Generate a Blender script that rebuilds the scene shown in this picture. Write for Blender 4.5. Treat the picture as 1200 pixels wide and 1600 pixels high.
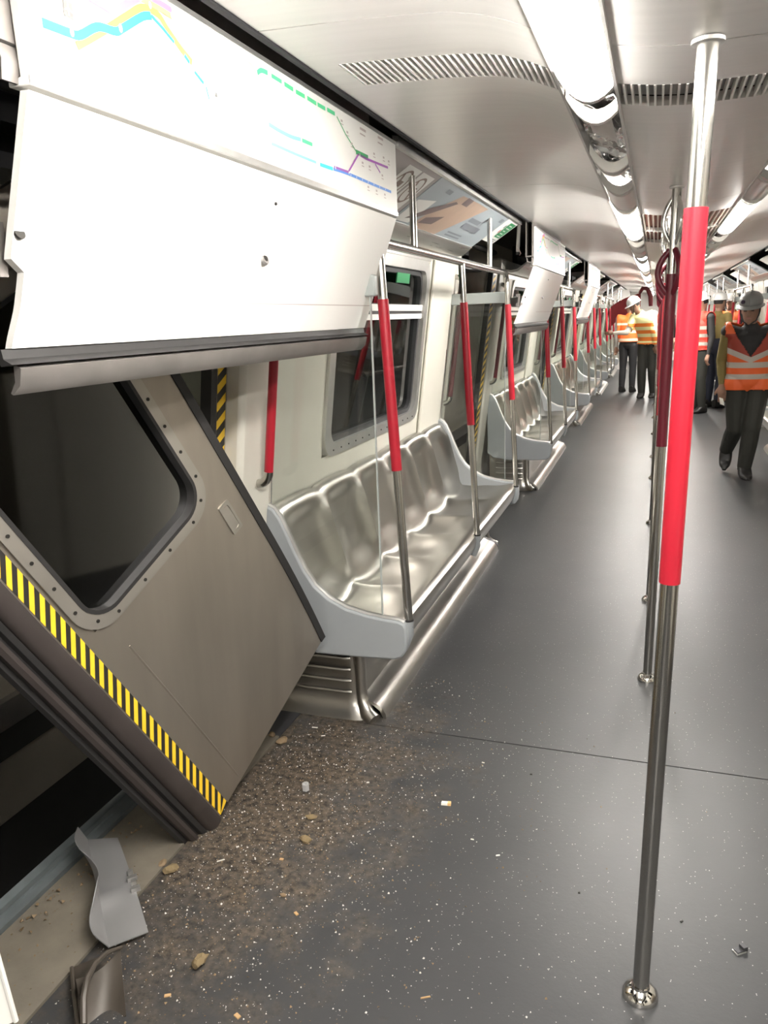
import bpy, bmesh, math, random
from mathutils import Vector, Matrix, Euler, noise
random.seed(7)
for o in list(bpy.data.objects): bpy.data.objects.remove(o)
SC = bpy.context.scene
COL = SC.collection
V = Vector
PI = math.pi

# ------------------------------------------------------------------ camera
FPX, CAMH, VPX, VPY, NADX = 1200.0, 1.53, 1027.0, 485.0, 800.0
def _ray(x, y): return V((x-600.0, y-800.0, FPX))
CF = _ray(VPX, VPY).normalized()
_dy = -((VPX-600)*(NADX-600)+FPX*FPX)/(VPY-800)
CD = _ray(NADX, 800+_dy).normalized()
CR = CD.cross(CF)
if CR.x < 0: CR = -CR
CAMO = V((0, 0, CAMH))
def pdir(x, y):
    r = _ray(x, y); return V((r.dot(CR), r.dot(CF), -r.dot(CD)))
def atz(x, y, z=0.0):
    r = pdir(x, y); return CAMO + r*((z-CAMH)/r.z)
def atx(x, y, X):
    r = pdir(x, y); return CAMO + r*(X/r.x)
def aty(x, y, Y):
    r = pdir(x, y); return CAMO + r*(Y/r.y)
cam_d = bpy.data.cameras.new('camera'); cam = bpy.data.objects.new('camera', cam_d); COL.objects.link(cam)
cam_d.sensor_fit = 'HORIZONTAL'; cam_d.sensor_width = 36; cam_d.lens = 36*FPX/1200; cam_d.clip_start = .02; cam_d.clip_end = 200
_ax = V((CR.x, CF.x, -CD.x)); _dn = V((CR.y, CF.y, -CD.y)); _fw = V((CR.z, CF.z, -CD.z))
M = Matrix.Identity(4)
for i in range(3):
    M[i][0] = _ax[i]; M[i][1] = -_dn[i]; M[i][2] = -_fw[i]; M[i][3] = CAMO[i]
cam.matrix_world = M
SC.camera = cam

# ------------------------------------------------------------------ world, exposure
W = bpy.data.worlds.new('tunnel_dark'); SC.world = W; W.use_nodes = True
W.node_tree.nodes['Background'].inputs[0].default_value = (.75, .82, 1, 1)
W.node_tree.nodes['Background'].inputs[1].default_value = .004
SC.view_settings.view_transform = 'Standard'; SC.view_settings.look = 'None'
SC.view_settings.exposure = 0.34; SC.view_settings.gamma = 1.0
SC.view_settings.use_curve_mapping = False
LAMP = 64.0           # emission of the ceiling diffusers

# ------------------------------------------------------------------ materials
MATS = {}
def nodes_of(name):
    m = bpy.data.materials.new(name); m.use_nodes = True
    nt = m.node_tree; b = nt.nodes['Principled BSDF']
    return m, nt, b
def N(nt, t, **kw):
    n = nt.nodes.new(t)
    for k, v in kw.items(): setattr(n, k, v)
    return n
def mat(name, col, rough=.5, metal=0.0, bump=0.0, bscale=40.0, var=0.0, vscale=6.0, stretch=(1, 1, 1), emit=None, spec=None, coat=0):
    m, nt, b = nodes_of(name)
    c = (*col, 1)
    b.inputs['Base Color'].default_value = c; b.inputs['Roughness'].default_value = rough; b.inputs['Metallic'].default_value = metal
    if spec is not None: b.inputs['Specular IOR Level'].default_value = spec
    if coat: b.inputs['Coat Weight'].default_value = coat; b.inputs['Coat Roughness'].default_value = .15
    tc = N(nt, 'ShaderNodeTexCoord'); mp = N(nt, 'ShaderNodeMapping'); mp.inputs['Scale'].default_value = stretch
    nt.links.new(tc.outputs['Object'], mp.inputs[0])
    if var > 0:
        nz = N(nt, 'ShaderNodeTexNoise'); nz.inputs['Scale'].default_value = vscale; nz.inputs['Detail'].default_value = 5
        nt.links.new(mp.outputs[0], nz.inputs['Vector'])
        mx = N(nt, 'ShaderNodeMix', data_type='RGBA')
        mx.inputs['A'].default_value = (*[max(0, x*(1-var)) for x in col], 1); mx.inputs['B'].default_value = (*[min(1, x*(1+var)) for x in col], 1)
        nt.links.new(nz.outputs['Fac'], mx.inputs['Factor']); nt.links.new(mx.outputs['Result'], b.inputs['Base Color'])
        mr = N(nt, 'ShaderNodeMapRange'); mr.inputs['To Min'].default_value = max(0, rough-.08); mr.inputs['To Max'].default_value = min(1, rough+.08)
        nt.links.new(nz.outputs['Fac'], mr.inputs['Value']); nt.links.new(mr.outputs[0], b.inputs['Roughness'])
    if bump > 0:
        nb = N(nt, 'ShaderNodeTexNoise'); nb.inputs['Scale'].default_value = bscale; nb.inputs['Detail'].default_value = 3
        nt.links.new(mp.outputs[0], nb.inputs['Vector'])
        bp = N(nt, 'ShaderNodeBump'); bp.inputs['Strength'].default_value = bump; bp.inputs['Distance'].default_value = .01
        nt.links.new(nb.outputs['Fac'], bp.inputs['Height']); nt.links.new(bp.outputs[0], b.inputs['Normal'])
    if emit:
        b.inputs['Emission Color'].default_value = (*emit[0], 1); b.inputs['Emission Strength'].default_value = emit[1]
    MATS[name] = m
    return m
def glass(name, tint, ior=1.45, rough=.02, refl=1.0):
    m = bpy.data.materials.new(name); m.use_nodes = True; nt = m.node_tree
    nt.nodes.remove(nt.nodes['Principled BSDF']); out = nt.nodes['Material Output']
    t = N(nt, 'ShaderNodeBsdfTransparent'); t.inputs[0].default_value = (*tint, 1)
    g = N(nt, 'ShaderNodeBsdfGlossy'); g.inputs['Roughness'].default_value = rough; g.inputs[0].default_value = (refl, refl, refl, 1)
    fr = N(nt, 'ShaderNodeFresnel'); fr.inputs[0].default_value = ior
    mx = N(nt, 'ShaderNodeMixShader')
    nt.links.new(fr.outputs[0], mx.inputs[0]); nt.links.new(t.outputs[0], mx.inputs[1]); nt.links.new(g.outputs[0], mx.inputs[2])
    nt.links.new(mx.outputs[0], out.inputs[0]); MATS[name] = m
    return m
mat('brushed_steel', (.60, .59, .57), .30, 1.0, var=.12, vscale=3, stretch=(30, .6, 30), bump=.04, bscale=60)
mat('bench_steel', (.46, .445, .415), .31, 1.0, var=.08, vscale=5)
mat('ceiling_metal', (.90, .885, .865), .33, .55, var=.07, vscale=2.5, stretch=(1, 14, 1), bump=.02, bscale=8)
mat('pole_steel', (.50, .485, .455), .20, 1.0, var=.08, vscale=5, stretch=(20, 20, .6))
mat('polished_steel', (.75, .73, .70), .10, 1.0)
mat('aluminium', (.70, .69, .67), .38, .9, var=.1, vscale=20)
mat('dull_aluminium', (.46, .44, .43), .45, .7, var=.18, vscale=9)
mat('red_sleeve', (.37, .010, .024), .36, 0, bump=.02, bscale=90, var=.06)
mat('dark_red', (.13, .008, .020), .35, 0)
mat('white_panel', (.90, .89, .86), .38, 0, var=.02, vscale=4)
mat('cream_wall', (.62, .60, .535), .42, 0, var=.05, vscale=3)
mat('grey_moulding', (.30, .32, .335), .42, 0, var=.05, vscale=12, bump=.02, bscale=120)
mat('grey_bar', (.36, .39, .38), .4)
mat('black_rubber', (.018, .017, .017), .55, 0, bump=.05, bscale=40)
mat('brown_rubber', (.034, .027, .025), .5, 0, var=.25, vscale=8)
mat('black_void', (.012, .012, .014), .8)
mat('dark_gap', (.035, .035, .038), .6)
mat('dark_metal', (.08, .08, .085), .45, .6)
mat('leaf_steel', (.37, .332, .285), .36, .8, var=.16, vscale=3.2, stretch=(1, 4, .6), bump=.03, bscale=6)
mat('leaf_frame', (.40, .375, .335), .38, .75, var=.1, vscale=8)
mat('hazard_yellow', (.86, .55, .03), .45, 0, var=.18, vscale=25)
mat('hazard_black', (.02, .018, .016), .5)
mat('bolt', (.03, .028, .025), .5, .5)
mat('sill_metal', (.20, .225, .235), .45, .6, var=.3, vscale=14)
mat('threshold', (.145, .128, .100), .8, 0, var=.45, vscale=9, bump=.15, bscale=60)
mat('sheet_grey', (.22, .217, .22), .5, .35, var=.1, vscale=10)
mat('lip_metal', (.24, .222, .21), .5, .6, var=.25, vscale=12)
mat('cabinet_grey', (.20, .20, .21), .6)
mat('brown_metal', (.060, .050, .040), .45, .15, var=.3, vscale=8)
mat('concrete', (.42, .39, .33), .85, 0, var=.2, vscale=4, bump=.3, bscale=20)
mat('tunnel_dark', (.05, .048, .045), .9, 0, var=.3, vscale=3)
mat('tan', (.30, .22, .11), .6)
mat('diffuser', (.9, .9, .88), .5, emit=((1.0, .955, .89), LAMP))
mat('foil', (.72, .72, .71), .22, 1.0, bump=.6, bscale=14)
mat('ad_blue', (.34, .39, .425), .3); mat('ad_tan', (.44, .32, .245), .35, var=.25, vscale=10); mat('ad_dark', (.17, .13, .13), .4, var=.4, vscale=14)
mat('ad_grey', (.36, .335, .325), .32); mat('ad_text', (.20, .22, .25), .4); mat('sign_white', (.80, .80, .77), .4); mat('sign_green', (.03, .26, .10), .4)
mat('sign_red', (.65, .03, .04), .4); mat('sign_brown', (.26, .19, .16), .4)
mat('line_cyan', (.05, .68, .74), .45); mat('line_yellow', (.95, .80, .12), .45); mat('line_magenta', (.80, .25, .75), .45); mat('line_orange', (.90, .42, .22), .45)
mat('line_green', (.10, .62, .30), .45); mat('line_mint', (.22, .78, .62), .45); mat('line_grey', (.55, .48, .47), .45); mat('line_pink', (.85, .50, .62), .45)
mat('line_blue', (.10, .30, .80), .45); mat('line_purple', (.40, .10, .50), .45); mat('icon', (.20, .20, .20), .5); mat('line_dkgreen', (.03, .35, .12), .45)
mat('foam', (.19, .140, .072), .9, 0, var=.3, vscale=40, bump=.6, bscale=60)
mat('wood', (.42, .27, .13), .7); mat('paper', (.85, .82, .74), .6); mat('filter_tan', (.78, .50, .22), .6)
mat('crumb_white', (.55, .53, .49), .5); mat('crumb_brown', (.20, .14, .08), .8); mat('grey_part', (.40, .40, .40), .5)
mat('skin', (.30, .17, .115), .55, var=.08, vscale=20); mat('hair', (.015, .012, .010), .6)
mat('trouser_black', (.016, .016, .018), .75, bump=.25, bscale=18); mat('trouser_grey', (.026, .026, .021), .75, bump=.3, bscale=16)
mat('trouser_navy', (.018, .022, .038), .75); mat('shirt_dark', (.022, .021, .021), .8); mat('shirt_grey', (.40, .38, .35), .8); mat('shirt_khaki', (.20, .155, .05), .8, bump=.3, bscale=16)
mat('shirt_pale', (.70, .66, .58), .8)
mat('helmet_white', (.80, .80, .78), .3, coat=.3); mat('helmet_grey', (.22, .22, .215), .35)
mat('shoe', (.012, .011, .010), .5); mat('strap', (.02, .02, .02), .6); mat('eye', (.02, .015, .012), .3); mat('lip', (.36, .17, .14), .5); mat('badge', (.05, .03, .06), .4)
mat('far_white', (.8, .77, .74), .5); mat('maroon_panel', (.22, .025, .03), .45, var=.2)
mat('cardboard_blue', (.03, .04, .10), .7)
glass('clear_glass', (.93, .95, .935)); glass('window_glass', (.50, .55, .52), 1.5); glass('leaf_glass', (.16, .165, .145), 1.45, .05, .62)
def vest_mat(name, col, band, lime=False):
    m, nt, b = nodes_of(name); b.inputs['Roughness'].default_value = .6
    tc = N(nt, 'ShaderNodeTexCoord'); sx = N(nt, 'ShaderNodeSeparateXYZ'); nt.links.new(tc.outputs['Object'], sx.inputs[0])
    def math_(op, a, bb):
        n = N(nt, 'ShaderNodeMath', operation=op)
        for i, q in enumerate((a, bb)):
            if isinstance(q, (int, float)): n.inputs[i].default_value = q
            else: nt.links.new(q, n.inputs[i])
        return n.outputs[0]
    z = sx.outputs['Z']; ax = math_('ABSOLUTE', sx.outputs['X'], 0)
    def bandz(zz, lo, hi): return math_('MULTIPLY', math_('GREATER_THAN', zz, lo), math_('LESS_THAN', zz, hi))
    f = None
    for lo, hi in band['h']:
        q = bandz(z, lo, hi); f = q if f is None else math_('MAXIMUM', f, q)
    if band.get('diag'):
        zd = math_('SUBTRACT', z, math_('MULTIPLY', ax, band['diag'][2])); q = bandz(zd, band['diag'][0], band['diag'][1]); f = math_('MAXIMUM', f, q)
    mx = N(nt, 'ShaderNodeMix', data_type='RGBA'); mx.inputs['A'].default_value = (*col, 1); mx.inputs['B'].default_value = (*band['col'], 1)
    nt.links.new(f, mx.inputs['Factor'])
    last = mx.outputs['Result']
    if band.get('dark'):
        q = math_('GREATER_THAN', z, band['dark'][0]); m2 = N(nt, 'ShaderNodeMix', data_type='RGBA'); m2.inputs['B'].default_value = (*band['dark'][1], 1)
        zz = math_('SUBTRACT', z, math_('MULTIPLY', ax, band['diag'][2])); q = math_('GREATER_THAN', zz, band['dark'][0])
        q = math_('MULTIPLY', q, math_('LESS_THAN', z, band['dark'][2]))
        nt.links.new(q, m2.inputs['Factor']); nt.links.new(last, m2.inputs['A']); last = m2.outputs['Result']
    nt.links.new(last, b.inputs['Base Color']); MATS[name] = m
SILVER = (.44, .40, .35)
vest_mat('vest_guard', (.72, .115, .022), dict(h=[(.90, .945), (1.00, 1.05)], diag=(1.045, 1.095, .45), col=SILVER, dark=(1.095, (.30, .040, .022), 1.30)))
vest_mat('vest_orange', (.95, .17, .03), dict(h=[(.98, 1.03), (1.13, 1.18), (1.28, 1.32)], col=(.85, .66, .5)))
vest_mat('vest_overexposed', (.95, .26, .04), dict(h=[(.98, 1.01), (1.08, 1.14), (1.2, 1.26), (1.32, 1.6)], col=(.92, .88, .45)))  # reflective bands and shoulders painted pale lime, as overexposed light on orange
vest_mat('vest_red', (.62, .05, .03), dict(h=[(1.0, 1.05), (1.12, 1.17), (1.23, 1.28)], col=SILVER))

def floor_mat():
    m, nt, b = nodes_of('rubber_floor'); MATS['rubber_floor'] = m
    tc = N(nt, 'ShaderNodeTexCoord')
    n1 = N(nt, 'ShaderNodeTexNoise'); n1.inputs['Scale'].default_value = 2.2; n1.inputs['Detail'].default_value = 6
    nt.links.new(tc.outputs['Object'], n1.inputs['Vector'])
    base = N(nt, 'ShaderNodeMix', data_type='RGBA'); base.inputs['A'].default_value = (.026, .0275, .030, 1); base.inputs['B'].default_value = (.050, .0505, .052, 1)
    nt.links.new(n1.outputs['Fac'], base.inputs['Factor'])
    # dirt stain spread out of the broken doorway
    mp = N(nt, 'ShaderNodeMapping'); mp.inputs['Location'].default_value = (1.16, -2.02, 0)
    nt.links.new(tc.outputs['Object'], mp.inputs[0])
    mp2 = N(nt, 'ShaderNodeMapping'); mp2.inputs['Scale'].default_value = (1.45, .80, 1); nt.links.new(mp.outputs[0], mp2.inputs[0])
    ln = N(nt, 'ShaderNodeVectorMath', operation='LENGTH'); nt.links.new(mp2.outputs[0], ln.inputs[0])
    n2 = N(nt, 'ShaderNodeTexNoise'); n2.inputs['Scale'].default_value = 7; n2.inputs['Detail'].default_value = 8; n2.inputs['Roughness'].default_value = .68
    nt.links.new(tc.outputs['Object'], n2.inputs['Vector'])
    ad = N(nt, 'ShaderNodeMath', operation='MULTIPLY_ADD'); ad.inputs[1].default_value = 1.9; nt.links.new(n2.outputs['Fac'], ad.inputs[0]); nt.links.new(ln.outputs['Value'], ad.inputs[2])
    mr = N(nt, 'ShaderNodeMapRange'); mr.inputs['From Min'].default_value = 1.20; mr.inputs['From Max'].default_value = 1.80; mr.inputs['To Min'].default_value = 1; mr.inputs['To Max'].default_value = 0
    nt.links.new(ad.outputs[0], mr.inputs['Value'])
    n3 = N(nt, 'ShaderNodeTexNoise'); n3.inputs['Scale'].default_value = 45; n3.inputs['Detail'].default_value = 6; n3.inputs['Roughness'].default_value = .7
    nt.links.new(tc.outputs['Object'], n3.inputs['Vector'])
    dirt = N(nt, 'ShaderNodeMix', data_type='RGBA'); dirt.inputs['A'].default_value = (.008, .006, .004, 1); dirt.inputs['B'].default_value = (.135, .105, .075, 1)
    cr = N(nt, 'ShaderNodeMapRange'); cr.inputs['From Min'].default_value = .36; cr.inputs['From Max'].default_value = .68; nt.links.new(n3.outputs['Fac'], cr.inputs['Value']); nt.links.new(cr.outputs[0], dirt.inputs['Factor'])
    mx = N(nt, 'ShaderNodeMix', data_type='RGBA')
    nt.links.new(mr.outputs[0], mx.inputs['Factor']); nt.links.new(base.outputs['Result'], mx.inputs['A']); nt.links.new(dirt.outputs['Result'], mx.inputs['B'])
    # fine pale flecks of the rubber and dust
    vo = N(nt, 'ShaderNodeTexVoronoi'); vo.inputs['Scale'].default_value = 70; nt.links.new(tc.outputs['Object'], vo.inputs['Vector'])
    fl = N(nt, 'ShaderNodeMath', operation='LESS_THAN'); fl.inputs[1].default_value = .10; nt.links.new(vo.outputs['Distance'], fl.inputs[0])
    sx = N(nt, 'ShaderNodeSeparateColor'); nt.links.new(vo.outputs['Color'], sx.inputs[0])
    f2 = N(nt, 'ShaderNodeMath', operation='GREATER_THAN'); f2.inputs[1].default_value = .45; nt.links.new(sx.outputs[0], f2.inputs[0])
    f3 = N(nt, 'ShaderNodeMath', operation='MULTIPLY'); nt.links.new(fl.outputs[0], f3.inputs[0]); nt.links.new(f2.outputs[0], f3.inputs[1])
    f4 = N(nt, 'ShaderNodeMath', operation='MULTIPLY'); f4.inputs[1].default_value = .75; nt.links.new(f3.outputs[0], f4.inputs[0])
    m3 = N(nt, 'ShaderNodeMix', data_type='RGBA'); m3.inputs['B'].default_value = (.45, .44, .42, 1)
    nt.links.new(f4.outputs[0], m3.inputs['Factor']); nt.links.new(mx.outputs['Result'], m3.inputs['A'])
    nt.links.new(m3.outputs['Result'], b.inputs['Base Color'])
    rr = N(nt, 'ShaderNodeMapRange'); rr.inputs['To Min'].default_value = .40; rr.inputs['To Max'].default_value = .85; nt.links.new(mr.outputs[0], rr.inputs['Value']); nt.links.new(rr.outputs[0], b.inputs['Roughness'])
    bp = N(nt, 'ShaderNodeBump'); bp.inputs['Strength'].default_value = .12; bp.inputs['Distance'].default_value = .004; nt.links.new(n3.outputs['Fac'], bp.inputs['Height']); nt.links.new(bp.outputs[0], b.inputs['Normal'])
floor_mat()

# ------------------------------------------------------------------ mesh helpers
class MB:
    """collects vertices and faces; build() links them as one mesh object"""
    def __init__(s): s.v = []; s.f = []; s.m = []; s.sm = []
    def add(s, vs, fs, mi=0, smooth=False):
        o = len(s.v); s.v += [tuple(p) for p in vs]
        for f in fs: s.f.append([i+o for i in f]); s.m.append(mi); s.sm.append(smooth)
        return s
    def box(s, lo, hi, mi=0):
        x0, y0, z0 = lo; x1, y1, z1 = hi
        return s.hexa([(x0,y0,z0),(x1,y0,z0),(x1,y1,z0),(x0,y1,z0)], [(x0,y0,z1),(x1,y0,z1),(x1,y1,z1),(x0,y1,z1)], mi)
    def hexa(s, b, t, mi=0):
        return s.add(list(b)+list(t), [(3,2,1,0),(4,5,6,7),(0,1,5,4),(1,2,6,5),(2,3,7,6),(3,0,4,7)], mi)
    def obox(s, c, ax, half, mi=0):
        c = V(c); a, b, d = [V(q)*h for q, h in zip(ax, half)]
        return s.hexa([c-a-b-d, c+a-b-d, c+a+b-d, c-a+b-d], [c-a-b+d, c+a-b+d, c+a+b+d, c-a+b+d], mi)
    def tube(s, pts, r, seg=10, mi=0, caps=True, smooth=True, flat=1.0):
        pts = [V(p) for p in pts]; n = len(pts); rs = r if isinstance(r, (list, tuple)) else [r]*n
        vs = []; ref = None
        for i, p in enumerate(pts):
            t = (pts[min(i+1, n-1)]-pts[max(i-1, 0)]).normalized()
            if ref is None: ref = V((1, 0, 0)) if abs(t.x) < .8 else V((0, 0, 1))
            u = (ref - t*ref.dot(t)).normalized(); w = t.cross(u); ref = u
            for k in range(seg):
                a = 2*PI*k/seg; vs.append(p+u*(math.cos(a)*rs[i])+w*(math.sin(a)*rs[i]*flat))
        fs = [(i*seg+k, i*seg+(k+1) % seg, (i+1)*seg+(k+1) % seg, (i+1)*seg+k) for i in range(n-1) for k in range(seg)]
        s.add(vs, fs, mi, smooth)
        if caps:
            o = len(s.v)-n*seg
            s.f.append([o+k for k in range(seg)][::-1]); s.m.append(mi); s.sm.append(False)
            s.f.append([o+(n-1)*seg+k for k in range(seg)]); s.m.append(mi); s.sm.append(False)
        return s
    def lathe(s, prof, c, seg=20, mi=0, axis=2, smooth=True):
        vs = []; n = len(prof)
        for r, z in prof:
            for k in range(seg):
                a = 2*PI*k/seg; p = [r*math.cos(a), r*math.sin(a), z]
                if axis == 0: p = [p[2], p[0], p[1]]
                if axis == 1: p = [p[0], p[2], p[1]]
                vs.append((p[0]+c[0], p[1]+c[1], p[2]+c[2]))
        fs = [(i*seg+k, i*seg+(k+1) % seg, (i+1)*seg+(k+1) % seg, (i+1)*seg+k) for i in range(n-1) for k in range(seg)]
        s.add(vs, fs, mi, smooth); o = len(s.v)-n*seg
        s.f.append([o+k for k in range(seg)][::-1]); s.m.append(mi); s.sm.append(False)
        s.f.append([o+(n-1)*seg+k for k in range(seg)]); s.m.append(mi); s.sm.append(False)
        return s
    def grid(s, fn, nu, nv, mi=0, smooth=True, flip=False):
        vs = [fn(i/nu, j/nv) for i in range(nu+1) for j in range(nv+1)]
        fs = []
        for i in range(nu):
            for j in range(nv):
                q = (i*(nv+1)+j, (i+1)*(nv+1)+j, (i+1)*(nv+1)+j+1, i*(nv+1)+j+1); fs.append(q[::-1] if flip else q)
        return s.add(vs, fs, mi, smooth)
    def slab(s, fn, nu, nv, th, mi=0, smooth=True):
        """grid with thickness: fn(u,v)->point, th vector or fn"""
        top = [V(fn(i/nu, j/nv)) for i in range(nu+1) for j in range(nv+1)]
        bot = [p+(V(th) if not callable(th) else V(th(p))) for p in top]
        n = len(top); W_ = nv+1; fs = []
        for i in range(nu):
            for j in range(nv):
                q = (i*W_+j, (i+1)*W_+j, (i+1)*W_+j+1, i*W_+j+1); fs.append(q); fs.append(tuple(n+k for k in q[::-1]))
        for i in range(nu):
            a, b = i*W_, (i+1)*W_; fs.append((b, a, n+a, n+b)); a, b = a+nv, b+nv; fs.append((a, b, n+b, n+a))
        for j in range(nv):
            a, b = j, j+1; fs.append((a, b, n+b, n+a)); a, b = nu*W_+j, nu*W_+j+1; fs.append((b, a, n+a, n+b))
        return s.add(top+bot, fs, mi, smooth)
    def prism(s, poly, y0, y1, mi=0, plane='xz', smooth=False):
        n = len(poly)
        def p(q, y): return (q[0], y, q[1]) if plane == 'xz' else ((y, q[0], q[1]) if plane == 'yz' else (q[0], q[1], y))
        vs = [p(q, y0) for q in poly]+[p(q, y1) for q in poly]
        s.add(vs, [(i, (i+1) % n, n+(i+1) % n, n+i) for i in range(n)], mi, smooth)
        o = len(s.v)-2*n
        s.f.append([o+i for i in range(n)][::-1]); s.m.append(mi); s.sm.append(False)
        s.f.append([o+n+i for i in range(n)]); s.m.append(mi); s.sm.append(False)
        return s
    def mesh(s, name, mats, origin=(0, 0, 0)):
        me = bpy.data.meshes.new(name); ox, oy, oz = origin
        me.from_pydata([(x-ox, y-oy, z-oz) for x, y, z in s.v], [], s.f)
        for mm in (mats if isinstance(mats, (list, tuple)) else [mats]): me.materials.append(MATS[mm])
        me.polygons.foreach_set('material_index', s.m); me.polygons.foreach_set('use_smooth', s.sm)
        bm = bmesh.new(); bm.from_mesh(me); bmesh.ops.recalc_face_normals(bm, faces=bm.faces); bm.to_mesh(me); bm.free()
        me.set_sharp_from_angle(angle=math.radians(38)); me.update(); return me
    def build(s, name, mats, parent=None, origin=None, bevel=0):
        if origin is None:
            origin = (0, 0, 0)
            if parent is not None:
                p = parent; acc = V((0, 0, 0))
                while p is not None: acc += p.location; p = p.parent
                origin = acc
        o = bpy.data.objects.new(name, s.mesh(name, mats, origin)); COL.objects.link(o)
        if parent is not None: o.parent = parent
        else: o.location = origin
        if bevel:
            md = o.modifiers.new('bevel', 'BEVEL'); md.width = bevel; md.segments = 2; md.limit_method = 'ANGLE'
        return o
def tag(o, label, cat, group=None):
    o['label'] = label; o['category'] = cat
    if group: o['group'] = group
    return o
def thing(name, label, cat, loc=(0, 0, 0), group=None):
    o = bpy.data.objects.new(name, None); COL.objects.link(o); o.location = loc; o.empty_display_size = .05
    return tag(o, label, cat, group)
def struct(o): o['kind'] = 'structure'; return o
def sroot(name, loc=(0, 0, 0)):
    o = bpy.data.objects.new(name, None); COL.objects.link(o); o.location = loc; o.empty_display_size = .05; o['kind'] = 'structure'; return o
ORD = ['first', 'second', 'third', 'fourth', 'fifth', 'sixth', 'seventh', 'eighth', 'ninth', 'tenth', 'eleventh', 'twelfth']
def copy_tree(o, parent=None):
    c = o.copy(); COL.objects.link(c); c.parent = parent
    for ch in list(o.children): copy_tree(ch, c)
    return c
def dup(o, loc, rz=0.0, label=None, group=None):
    c = copy_tree(o); c.location = loc; c.rotation_euler = (0, 0, rz)
    if label: c['label'] = label
    if group: c['group'] = group
    return c

# ------------------------------------------------------------------ layout constants (metres)
CX, PITCH = .11, 4.24            # middle of the car, length of one bay
YC = 3.81                        # middle of the first bench
NB = 5                           # bays with benches
YB0, YB1 = -4.0, 26.0            # the car shell
def wa(z): return 1.40-.135*(z-.86)          # wall: distance left of the camera line at height z

# ================================================================== SETTING
# floor
f = MB().box((-1.30, YB0, -.06), (1.52, 2.537, 0)).box((-1.30, 2.543, -.06), (1.52, YB1, 0))
struct(f.build('floor', 'rubber_floor'))
struct(MB().box((-1.30, 2.537, -.06), (1.52, 2.543, -.004)).build('trim_1', 'black_rubber'))
# floor margin under the benches and door thresholds
ti = 2
for k in range(-1, 6):
    y0 = .96+PITCH*k; y1 = 2.31+PITCH*k
    r = sroot('trim_%d' % ti, (-1.45, y0, 0)); ti += 1
    MB().box((-1.475, y0-.05, -.06), (-1.304, y1+.05, .004)).build('threshold_plate', 'threshold', r)
    MB().box((-1.575, y0-.05, -.06), (-1.479, y1+.05, -.006)).build('threshold_step', 'threshold', r)
    m_ = MB(); m_.prism([(-1.66, -.05), (-1.579, -.05), (-1.579, .006), (-1.60, .012), (-1.62, .012), (-1.62, -.006), (-1.65, -.006), (-1.66, .014)], y0-.05, y1+.05)
    m_.build('sill_rail', 'sill_metal', r)
    MB().box((-1.618, y0+.28, .0125), (-1.602, y0+.80, .021)).build('sill_insert', 'sill_metal', r)
    struct(MB().box((-1.50, y1+.052, -.06), (-1.302, y0-.052+PITCH, 0)).build('trim_%d' % ti, 'dark_metal')); ti += 1
# car floor on the right edge
struct(MB().box((1.522, YB0, -.06), (1.9, YB1, 0)).build('trim_%d' % ti, 'dark_metal')); ti += 1

# ceiling: profile by distance c from the middle of the car
CPROF = [(0, 1.968), (.07, 1.968), (.14, 1.974), (.21, 1.986), (.30, 2.012), (.345, 2.032), (.42, 2.064), (.50, 2.082), (.61, 2.091), (.75, 2.099), (.89, 2.105)]
def cz(c):
    c = abs(c)
    for (a, za), (b, zb) in zip(CPROF[:-1], CPROF[1:]):
        if c <= b: return za+(zb-za)*(c-a)/(b-a)
    return CPROF[-1][1]
VENT = (1.81, 1.985)
JOINTS = [YB0, -2.68, -.56, 1.56, VENT[0], VENT[1], 3.68, 5.8, 7.92, 10.04, 12.16, 14.28, 16.4, 18.5, 20.6, 22.7, YB1]
ceil_root = sroot('ceiling', (CX, 0, 2.1))
def ceil_strip(c0, c1, y0, y1, n=12):
    m_ = MB()
    m_.slab(lambda u, v: (CX+c0+(c1-c0)*u, y0+(y1-y0)*v, cz(c0+(c1-c0)*u)), n, 1, (0, 0, .02))
    return m_
for a, b in zip(JOINTS[:-1], JOINTS[1:]):
    g = .0025
    if (a, b) == VENT:
        continue
    ga = 0 if a in VENT else g; gb = 0 if b in VENT else g
    ceil_strip(-.89, -.345, a+ga, b-gb).build('ceiling_panel', 'ceiling_metal', ceil_root)
    ceil_strip(.345, .89, a+ga, b-gb).build('ceiling_panel', 'ceiling_metal', ceil_root)
    mid = [(a+ga, b-gb)]
    if a == 3.68: mid = [(a+ga, 4.14), (5.78, b-gb)]
    for y0, y1 in mid: ceil_strip(-.205, .205, y0, y1).build('ceiling_panel', 'ceiling_metal', ceil_root)
for c0, c1 in ((-.89, -.82), (.82, .89)):
    ceil_strip(c0, c1, VENT[0], VENT[1], 2).build('ceiling_panel', 'ceiling_metal', ceil_root)
# curved louvre vent across the ceiling, each slat a piece
mat('vent_grey', (.62, .61, .60), .6)
vr = sroot('trim_%d' % ti, (CX, 1.9, 2.0)); ti += 1
def back(c0, c1, y0, y1):
    return MB().slab(lambda u, v: (CX+c0+(c1-c0)*u, y0+(y1-y0)*v, cz(c0+(c1-c0)*u)+.022), 10, 1, (0, 0, .01))
for c0, c1 in ((-.82, -.345), (-.205, .205), (.345, .82)): back(c0, c1, *VENT).build('vent_recess', 'vent_grey', vr)
sl = None
c = -.815
while c < .82:
    if not (.21 < abs(c) < .34):
        p = (CX+c, VENT[0], cz(c))
        if sl is None: sl = MB().box((-.0022, 0, -.001), (.0022, VENT[1]-VENT[0], .019)).mesh('slat', 'white_panel')
        o = bpy.data.objects.new('slat', sl); COL.objects.link(o); o.parent = vr; o.location = V(p)-vr.location
    c += .0155
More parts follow.
